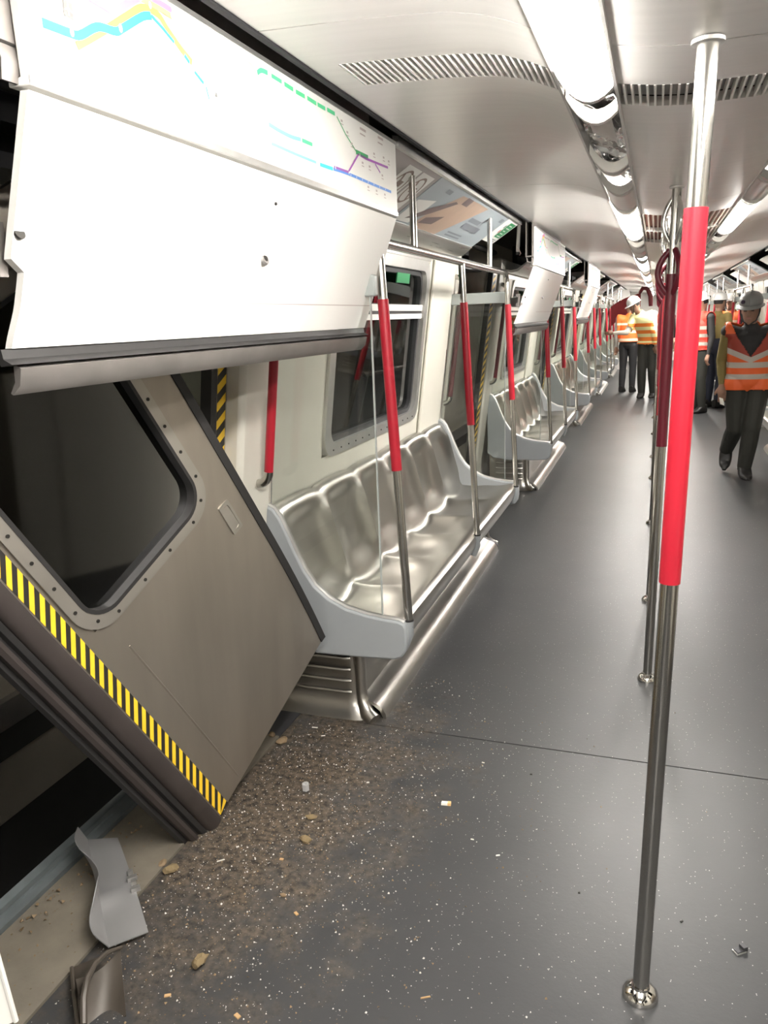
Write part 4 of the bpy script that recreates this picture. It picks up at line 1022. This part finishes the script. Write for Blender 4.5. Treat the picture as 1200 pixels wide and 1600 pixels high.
m_.obox(mc+V((0, 0, .0045)), (a_, b_, V((0, 0, 1))), (.015, .008, .0015)); m_.obox(mc+V((0, 0, .008))+a_*.008, (a_, b_, V((0, 0, 1))), (.006, .008, .006))
m_.build('clip_body', 'dark_metal', me_); MB().obox(mc+V((0, 0, .0015))-a_*.004, (a_, b_, V((0, 0, 1))), (.014, .0095, .0014)).build('clip_foot', 'aluminium', me_)
for i, (x, y, l, w, rz, mt) in enumerate(((665, 1559, .012, .0016, .5, 'wood'), (778, 1337, .006, .0014, .45, 'paper'), (755, 1192, .005, .001, -.1, 'paper'), (738, 1312, .005, .001, 0, 'paper'), (492, 1137, .012, .001, .1, 'paper'), (505, 1150, .008, .001, .4, 'paper'), (463, 1428, .007, .004, -.6, 'wood'), (440, 1343, .006, .004, .1, 'wood'), (262, 1556, .008, .004, .5, 'wood'), (371, 1588, .008, .005, -.4, 'wood'), (575, 1223, .005, .0025, .4, 'crumb_white'), (345, 1345, .012, .0014, .7, 'crumb_white'), (60, 1520, .012, .005, -.8, 'grey_part'), (830, 1210, .004, .003, 0, 'bolt'), (905, 1395, .003, .003, 0, 'bolt'), (1065, 1440, .004, .0025, 1, 'bolt'))):
    chip('splinter', ('thin pale splinter lying on the grey floor' if mt in ('paper', 'crumb_white') else 'small wooden chip lying on the grey floor' if mt == 'wood' else 'tiny dark chip lying on the floor'), 'debris', x, y, l, w, .0014, rz, mt, {'wood': 'wooden chips', 'paper': 'pale splinters', 'crumb_white': 'pale splinters'}.get(mt, 'dark chips'))
# crumbs of glass and paint: uncountable
def crumbs(name, label, n, mt, gen, smin, smax):
    m_ = MB(); rnd = random.Random(hash(name) % 1000 if False else len(name)*7+n)
    for i in range(n):
        x, y = gen(rnd); s = smin+(smax-smin)*rnd.random()**3; a = rnd.random()*6.28; e = .5+rnd.random()
        c_, s2 = math.cos(a)*s, math.sin(a)*s
        m_.add([(x+c_, y+s2, .0003), (x-s2*e, y+c_*e, .0003), (x-c_*.8, y-s2*.8, .0003), (x+s2*.2, y-c_*.2, s*.9)], [(0, 2, 1), (0, 1, 3), (1, 2, 3), (2, 0, 3)])
    o = m_.build(name, mt); tag(o, label, 'debris'); o['kind'] = 'stuff'
def g_door(r):
    while True:
        x = -1.28+abs(r.gauss(0, .42)); y = r.gauss(1.95, .62)
        if .9 < y < 3.0 and x < .3 and not (x < -.95 and y > 2.5): return x, y
def g_aisle(r):
    while True:
        x = r.uniform(-.92, .9); y = .9+r.random()**1.6*9
        return x, y
crumbs('pale_crumbs', 'countless pale glass and paint crumbs scattered over the floor by the broken doorway', 3400, 'crumb_white', g_door, .0008, .0040)
crumbs('brown_crumbs', 'countless brown dirt crumbs scattered over the stain by the broken doorway', 2600, 'crumb_brown', g_door, .0010, .0048)
crumbs('fine_crumbs', 'fine pale specks strewn thinly along the whole grey aisle', 1500, 'crumb_white', g_aisle, .0007, .0022)
def g_thr(r): return r.uniform(-1.56, -1.31), r.uniform(1.0, 1.75)
crumbs('threshold_grit', 'dark grit lying on the beige door threshold plate', 700, 'crumb_brown', g_thr, .001, .009)

# ================================================================== PEOPLE
def loft(rings, seg=16):
    vs = []; n = len(rings)
    for (c_, rx, ry) in rings:
        for k in range(seg):
            a = 2*PI*k/seg; vs.append((c_[0]+rx*math.cos(a), c_[1]+ry*math.sin(a), c_[2]))
    fs = [(i*seg+k, i*seg+(k+1) % seg, (i+1)*seg+(k+1) % seg, (i+1)*seg+k) for i in range(n-1) for k in range(seg)]
    fs += [tuple(range(seg))[::-1], tuple((n-1)*seg+k for k in range(seg))]
    return vs, fs
def capsule(p0, p1, r0, r1, seg=12):
    p0, p1 = V(p0), V(p1); t = (p1-p0); L = t.length; t.normalize() if L > 1e-6 else None
    if L < 1e-6: t = V((0, 0, 1))
    u = t.orthogonal().normalized(); w = t.cross(u); rings = []
    for i in range(5): a = -PI/2+PI/2*i/4*.98+.02; rings.append((p0+t*(r0*math.sin(a)), max(r0*math.cos(a), r0*.05)))
    for i in range(1, 5): rings.append((p0.lerp(p1, i/5), r0+(r1-r0)*i/5))
    for i in range(5): a = PI/2*i/4*.98; rings.append((p1+t*(r1*math.sin(a)), max(r1*math.cos(a), r1*.05)))
    vs = []
    for c_, r in rings:
        for k in range(seg): a = 2*PI*k/seg; vs.append(c_+u*(r*math.cos(a))+w*(r*math.sin(a)))
    n = len(rings)
    fs = [(i*seg+k, i*seg+(k+1) % seg, (i+1)*seg+(k+1) % seg, (i+1)*seg+k) for i in range(n-1) for k in range(seg)]
    fs += [tuple(range(seg))[::-1], tuple((n-1)*seg+k for k in range(seg))]
    return vs, fs
def make_person(label, loc, rz, J, C, helmet=None, vest=None, voxel=.011, fingers=True, hat_badge=False, grp='rescue workers and staff', held=None):
    """J: joints in metres, the figure faces -Y, feet on z=0. C: colours of shirt, trousers, sleeve"""
    root = thing('person', label, 'person', loc, grp); root.rotation_euler = (0, 0, rz)
    prim = []   # (p0,p1,r0,r1,material)
    def cap(a, b, r0, r1, mt): prim.append((V(a), V(b), r0, r1, mt))
    pel, wai, che, nek, hed = [V(J[k]) for k in ('pelvis', 'waist', 'chest', 'neck', 'head')]
    hr = J.get('headrot', Matrix.Identity(3))
    sh, tr, slv = C['shirt'], C['trousers'], C['sleeve']
    m_ = MB()
    # torso as one loft through pelvis, waist, chest, shoulders
    top = che.lerp(nek, .62)
    rings = [(pel+V((0, 0, -.10)), .10, .085), (pel+V((0, 0, -.04)), .160, .115), (pel+V((0, 0, .05)), .168, .120), (wai, .155, .115), (wai.lerp(che, .5), .168, .122), (che, .182, .122), (che.lerp(nek, .40), .165, .105), (top, .105, .078), (nek, .055, .055)]
    vs, fs = loft(rings, 20); m_.add(vs, fs)
    prim += [(pel+V((0, 0, -.06)), pel+V((0, 0, .10)), .15, .15, tr), (wai+V((0, 0, .02)), che, .15, .16, sh), (che, top, .14, .09, sh)]
    hz = hr @ V((0, 0, 1)); hf = hr @ V((0, -1, 0)); hx = hr @ V((1, 0, 0))
    for s_, sd2 in ((1, 'L'), (-1, 'R')):
        S_, E_, H_ = V(J['sh'+sd2]), V(J['el'+sd2]), V(J['ha'+sd2])
        cap(che.lerp(nek, .35)+V((s_*.07, 0, 0)), S_, .075, .066, sh); cap(S_, E_, .060, .048, slv); cap(E_, E_.lerp(H_, .55), .046, .040, slv if C.get('long', True) else 'skin'); cap(E_.lerp(H_, .50), H_, .036, .027, slv if C.get('long', True) else 'skin')
        hd_ = (H_-E_).normalized(); side = hd_.cross(V((0, -1, 0.15)))
        if side.length < .1: side = V((1, 0, 0))
        side.normalize(); pn = hd_.cross(side).normalized()
        curl = pn*J.get('curl', 1.0)
        pc = H_+hd_*.045
        cap(H_, H_+hd_*.07, .027, .033, 'skin'); cap(pc+side*.016, pc+side*.018+hd_*.03, .022, .018, 'skin'); cap(pc-side*.016, pc-side*.018+hd_*.03, .022, .018, 'skin')
        if fingers:
            for i, ln in enumerate((.070, .080, .076, .060)):
                b = H_+hd_*.085+side*(.027-.018*i); k1 = b+hd_*ln*.45+curl*.010; k2 = k1+hd_*ln*.32+curl*.026; k3 = k2+hd_*ln*.05+curl*.022
                cap(b, k1, .0098, .009, 'skin'); cap(k1, k2, .009, .0082, 'skin'); cap(k2, k3, .0082, .007, 'skin')
            b = H_+hd_*.03+side*.026; k1 = b+hd_*.028+side*.024+curl*.012; k2 = k1+hd_*.028+side*.004+curl*.014
            cap(b, k1, .0125, .0105, 'skin'); cap(k1, k2, .0105, .0085, 'skin')
        P_, K_, A_ = V(J['hip'+sd2]), V(J['kn'+sd2]), V(J['an'+sd2])
        bag = C.get('bag', 1.0)
        cap(P_, K_, .098*bag, .070*bag, tr); cap(K_, K_.lerp(A_, .4), .068*bag, .068*bag, tr); cap(K_.lerp(A_, .4), A_, .068*bag, .056*bag, tr)
    # neck and head
    cap(nek+V((0, 0, -.03)), hed+hz*-.07, .056, .052, 'skin')
    hv = MB(); vs, fs = loft([(V((0, .0, -.115)), .020, .030), (V((0, -.012, -.108)), .042, .052), (V((0, -.008, -.07)), .058, .078), (V((0, 0, -.02)), .069, .092), (V((0, .003, .03)), .074, .097), (V((0, .005, .07)), .068, .088), (V((0, .006, .100)), .046, .060), (V((0, .006, .112)), .015, .02)], 18)
    m_.add([hr @ V(p)+hed for p in vs], fs); prim.append((hed+hz*-.05, hed+hz*.04, .085, .09, 'skin'))
    cap(hed+hf*.090+hz*.012, hed+hf*.106+hz*-.022, .010, .015, 'skin')                      # nose
    cap(hed+hf*.084+hz*-.088, hed+hf*.082+hz*-.100, .018, .018, 'skin')                     # chin
    for s_ in (1, -1): cap(hed+hx*s_*.072+hz*.016, hed+hx*s_*.073+hz*-.022, .013, .010, 'skin')   # ears
    cap(hed+hf*.080+hx*-.035+hz*.030, hed+hf*.080+hx*.035+hz*.030, .013, .013, 'skin')       # brow
    for p0, p1, r0, r1, mt in prim:
        if (p0, mt) and mt is not None:
            pass
    for p in prim[3:]:
        if p[0] == hed+hz*-.05: continue
        vs, fs = capsule(*p[:4]); m_.add(vs, fs)
    me = m_.mesh('body_raw', 'skin'); ob = bpy.data.objects.new('body_raw', me); COL.objects.link(ob)
    md = ob.modifiers.new('r', 'REMESH'); md.mode = 'VOXEL'; md.voxel_size = voxel; md.use_smooth_shade = True
    sm = ob.modifiers.new('s', 'SMOOTH'); sm.factor = .5; sm.iterations = 3
    dg = bpy.context.evaluated_depsgraph_get(); bme = bpy.data.meshes.new_from_object(ob.evaluated_get(dg)); bpy.data.objects.remove(ob)
    names = []; bme.materials.clear()
    for mt in ('skin', tr, sh, slv):
        if mt not in names: names.append(mt); bme.materials.append(MATS[mt])
    def near(p):
        best = (9, 'skin')
        for a, b, r0, r1, mt in prim:
            ab = b-a; L2 = ab.length_squared; t = 0 if L2 < 1e-9 else max(0, min(1, (p-a).dot(ab)/L2)); d_ = (p-a-ab*t).length-(r0+(r1-r0)*t)
            if d_ < best[0]: best = (d_, mt)
        return best[1]
    hemz = pel.z+.06
    tags = []
    for pg in bme.polygons:
        mt = near(pg.center); pg.material_index = names.index(mt); tags.append(mt); pg.use_smooth = True
    body = bpy.data.objects.new('body', bme); COL.objects.link(body); body.parent = root
    # vest: a shell lifted off the torso
    if vest:
        bm = bmesh.new(); bm.from_mesh(bme); bm.faces.ensure_lookup_table()
        z0 = C.get('hem', pel.z-.04); kill = []
        shx = abs(V(J['shL']).x-V(J['shR']).x)/2
        for f_ in bm.faces:
            c_ = f_.calc_center_median(); 
            tt = max(0, min(1, (c_.z-pel.z)/(nek.z-pel.z))); ax0 = pel.lerp(nek, tt)
            rel = c_-ax0; keep = z0 < c_.z < nek.z+.02 and abs(rel.x) < .205 and tags[f_.index] in (sh, tr, slv)
            if keep and tags[f_.index] == slv and sh != slv and abs(rel.x) > .19: keep = False
            if keep and abs(rel.y) > .22: keep = False
            if keep and C.get('vneck') and rel.y < .02 and abs(rel.x) < (c_.z-C['vneck'])*.62: keep = False
            if keep and tags[f_.index] == tr and abs(rel.x) > .19: keep = False
            if not keep: kill.append(f_)
        bmesh.ops.delete(bm, geom=kill, context='FACES')
        bm.normal_update()
        for v in bm.verts: v.co += v.normal*.016
        vm = bpy.data.meshes.new('vest'); bm.to_mesh(vm); bm.free(); vm.materials.clear(); vm.materials.append(MATS[vest]); vm.polygons.foreach_set('material_index', [0]*len(vm.polygons))
        vo = bpy.data.objects.new('vest', vm); COL.objects.link(vo); vo.parent = root
        sd = vo.modifiers.new('t', 'SOLIDIFY'); sd.thickness = .006; sd.offset = 1
    # face
    for s_, nm in ((1, 'eye'), (-1, 'eye')):
        c_ = hed+hf*.089+hx*s_*.030+hz*.004; MB().tube([c_-hx*.012, c_+hx*.012], [.004, .004], 8).build('eye', 'eye', root, origin=(0, 0, 0))
        c_ = hed+hf*.094+hx*s_*.030+hz*.026; MB().tube([c_-hx*.018, c_+hx*.018], .0045, 6).build('eyebrow', 'hair', root, origin=(0, 0, 0))
    c_ = hed+hf*.090+hz*-.058; MB().tube([c_-hx*.022, c_+hf*.004, c_+hx*.022], [.004, .007, .004], 8).build('mouth', 'lip', root, origin=(0, 0, 0))
    # hair cap
    m_ = MB()
    def hairf(u, v):
        a = 2*PI*u; el = PI/2*(1-v*1.28)
        r = V((.078*math.cos(a)*math.cos(el), .006+.101*math.sin(a)*math.cos(el), .020+.098*math.sin(el)))
        if math.sin(a) < -.2 and v > .62: r.z = max(r.z, .048)
        return hed+hr @ r
    m_.grid(hairf, 20, 9); m_.build('hair', 'hair', root, origin=(0, 0, 0))
    if helmet:
        def hp(r, z, a, sy=1.16): return hed+hr @ V((r*math.cos(a), .004+r*sy*math.sin(a), z))
        m_ = MB(); prof = [(.094, .044), (.098, .050), (.098, .075), (.094, .100), (.083, .125), (.062, .145), (.034, .156), (.001, .160)]
        m_.grid(lambda u, v: hp(*[(prof[min(int(v*7), 6)][i]+(prof[min(int(v*7)+1, 7)][i]-prof[min(int(v*7), 6)][i])*(v*7-min(int(v*7), 6))) for i in (0, 1)], 2*PI*u), 26, 14)
        he = m_.build('helmet', helmet, root, origin=(0, 0, 0))
        m_ = MB(); m_.slab(lambda u, v: hp(.092+.022*v+(.034*v*max(0, -math.sin(2*PI*u))**2), .050-.010*v-(.012*v*max(0, -math.sin(2*PI*u))), 2*PI*u), 26, 2, (0, 0, -.004)); m_.build('brim', helmet, he, origin=(0, 0, 0))
        for yy in (-.02, .0, .02):
            pass
        m_ = MB(); m_.tube([hed+hr @ V((0, .004+.118*math.cos(a)*.99, .052+.112*math.sin(a))) for a in [PI*i/12 for i in range(13)]], .007, 6); m_.build('crest', helmet, he, origin=(0, 0, 0))
        for s_ in (1, -1):
            m_ = MB(); m_.tube([hed+hr @ V(p) for p in ((s_*.083, -.02, .046), (s_*.076, -.045, -.03), (s_*.056, -.068, -.085), (0, -.075, -.125))], .006, 6); m_.build('chin_strap', 'strap', he, origin=(0, 0, 0))
        if hat_badge:
            c_ = hed+hr @ V((-.050, -.100, .085)); nn = (hr @ V((-.5, -.86, .2))).normalized()
            MB().tube([c_-nn*.006, c_+nn*.004], .017, 14).build('badge', 'badge', he, origin=(0, 0, 0))
    # shoes
    for sd2 in ('L', 'R'):
        A_ = V(J['an'+sd2]); fd = V(J.get('foot'+sd2, (0, -1, 0))).normalized(); fs_ = fd.cross(V((0, 0, 1)))
        fs_ = fs_.normalized() if fs_.length > .1 else V((1, 0, 0)); up = fs_.cross(fd).normalized(); m_ = MB()
        def shoe(u, v):
            t = u; w = .046*(.80+.45*math.sin(PI*min(1, t*1.05))**.8)*(1-.55*max(0, t-.82)/.18); h = .085*(1-smooth01((t-.25)/.5))+.045
            if t > .85: h *= 1-.5*(t-.85)/.15
            a = 2*PI*v; x = math.copysign(abs(math.cos(a))**.6, math.cos(a))*w; z = (math.copysign(abs(math.sin(a))**.6, math.sin(a))*.5+.5)*h
            return A_+fd*(-.075+.27*t)+fs_*x+up*(z-.085)
        m_.grid(shoe, 12, 16); m_.add([shoe(0, k/16) for k in range(16)], [tuple(range(16))]); m_.add([shoe(1, k/16) for k in range(16)], [tuple(range(16))])
        m_.build('shoe', 'shoe', root, origin=(0, 0, 0))
    return root
def std(**kw):
    J = dict(pelvis=(0, 0, .94), waist=(0, 0, 1.08), chest=(0, .0, 1.30), neck=(0, .01, 1.475), head=(0, -.015, 1.61),
             shL=(.19, .01, 1.40), elL=(.235, .03, 1.12), haL=(.245, -.03, .87), shR=(-.19, .01, 1.40), elR=(-.235, .03, 1.12), haR=(-.245, -.03, .87),
             hipL=(.088, 0, .89), knL=(.095, -.015, .49), anL=(.10, .02, .085), hipR=(-.088, 0, .89), knR=(-.095, -.015, .49), anR=(-.10, .02, .085))
    J.update(kw); return J
def hrot(pitch=0, yaw=0, roll=0): return Euler((pitch, roll, yaw), 'XYZ').to_matrix()
# the guard walking towards the camera
gJ = std(pelvis=(0, 0, .90), waist=(0, -.01, 1.03), chest=(0, -.02, 1.22), neck=(-.005, -.03, 1.38), head=(-.02, -.065, 1.505), headrot=hrot(.18, -.25),
         shL=(.185, -.02, 1.32), elL=(.235, .02, 1.06), haL=(.235, -.06, .83), shR=(-.185, -.02, 1.32), elR=(-.225, .03, 1.06), haR=(-.215, -.03, .845),
         hipL=(.09, 0, .85), knL=(.055, -.09, .46), anL=(.02, -.06, .087), footL=(.1, -1, -.02), hipR=(-.085, 0, .85), knR=(-.075, -.02, .45), anR=(-.115, .26, .20), footR=(-.12, -.75, -.62))
guard = make_person('person in orange vest and grey white helmet walking past the pole, white paper in hand', (.80, 7.75, 0), 0, gJ,
            dict(shirt='shirt_dark', trousers='trouser_grey', sleeve='shirt_khaki', vneck=1.10, hem=.80, bag=1.12), 'helmet_grey', 'vest_guard', .0085, True, True)
pp = thing('paper_slip', 'small white paper slip held in the hand of the walking guard', 'paper', (.80-.225, 7.75-.06, .70))
m_ = MB(); m_.slab(lambda u, v: V((.80-.232+.035*u+.012*v, 7.75-.070+.004*math.sin(3*u), .735-.062*v-.012*u)), 3, 4, (0, .0012, 0)); m_.build('slip', 'paper', pp)
# stooping worker with orange vest, overexposure painted in as pale lime, arm stretched out
sJ = std(pelvis=(0, .04, .98), waist=(-.02, .0, 1.12), chest=(-.06, -.10, 1.35), neck=(-.13, -.17, 1.52), head=(-.20, -.24, 1.63), headrot=hrot(.45, -1.0),
         shL=(.10, -.08, 1.47), elL=(.14, -.14, 1.18), haL=(.16, -.10, .93), shR=(-.22, -.14, 1.42), elR=(-.30, -.30, 1.17), haR=(-.52, -.36, 1.17),
         hipL=(.08, .04, .93), knL=(.09, .0, .50), anL=(.10, .08, .087), hipR=(-.08, .04, .93), knR=(-.09, -.02, .50), anR=(-.09, .02, .087))
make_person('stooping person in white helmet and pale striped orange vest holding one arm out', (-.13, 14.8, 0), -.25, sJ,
            dict(shirt='shirt_pale', trousers='trouser_grey', sleeve='shirt_pale', hem=.95, bag=1.15), 'helmet_white', 'vest_overexposed', .012)
bJ = std(chest=(0, -.03, 1.30), neck=(0, -.07, 1.47), head=(.02, -.14, 1.58), headrot=hrot(.5, .3))
make_person('bareheaded person in grey shirt, orange vest and black trousers beside the stooping worker', (-.50, 15.9, 0), PI*.92, bJ,
            dict(shirt='shirt_grey', trousers='trouser_black', sleeve='shirt_grey', hem=.97), None, 'vest_orange', .012)
make_person('person in grey helmet and red vest partly behind the pole row', (.13, 16.8, 0), .5, std(), dict(shirt='shirt_dark', trousers='trouser_black', sleeve='shirt_dark', hem=.9), 'helmet_grey', 'vest_red', .013)
# group on the other side of the pole
make_person('person in white helmet, dark red striped vest and dark grey trousers right beside the pole', (.62, 12.6, 0), -1.0,
            std(headrot=hrot(.25, -.3), elR=(-.25, -.08, 1.13), haR=(-.16, -.28, 1.10), pelvis=(0, 0, .97), knL=(.10, -.02, .50)), dict(shirt='shirt_dark', trousers='trouser_grey', sleeve='shirt_dark', hem=.93), 'helmet_white', 'vest_red', .012)
make_person('person in khaki yellow jacket and white helmet behind the walking guard', (.90, 13.3, 0), 2.3,
            std(elL=(.26, -.06, 1.14), haL=(.16, -.26, 1.14), elR=(-.27, .0, 1.13), haR=(-.24, -.16, .95)), dict(shirt='shirt_khaki', trousers='trouser_navy', sleeve='shirt_khaki'), 'helmet_white', None, .012)
make_person('person in orange vest over navy clothes behind the khaki jacket', (1.18, 14.6, 0), -.6, std(), dict(shirt='trouser_navy', trousers='trouser_navy', sleeve='trouser_navy', hem=.9), 'helmet_white', 'vest_orange', .013)

# ================================================================== FAR END
lp = thing('lining_panel', 'dark red gangway lining panel torn loose behind the stooping worker', 'panel', (-.55, 17.2, 1.2))
m_ = MB(); m_.slab(lambda u, v: V((-.95+.62*u, 17.1+.15*v, 1.62+.30*u-.42*v*(1-.35*u)+.03*math.sin(4*u))), 10, 6, (0, .02, 0)); m_.build('sheet', 'maroon_panel', lp)
m_ = MB(); m_.tube([(-.36, 17.12, 1.88), (-.30, 17.12, 1.98), (-.20, 17.12, 1.97), (-.14, 17.13, 1.82), (-.13, 17.14, 1.62)], [.03, .045, .05, .05, .04], 10); m_.build('rolled_edge', 'dark_red', lp)
gw = sroot('trim_%d' % ti, (CX, 22.4, 0)); ti += 1
MB().box((-1.2, 22.3, 0), (-.72, 22.4, 2.1)).build('gangway_jamb', 'far_white', gw); MB().box((.94, 22.3, 0), (1.42, 22.4, 2.1)).build('gangway_jamb', 'far_white', gw)
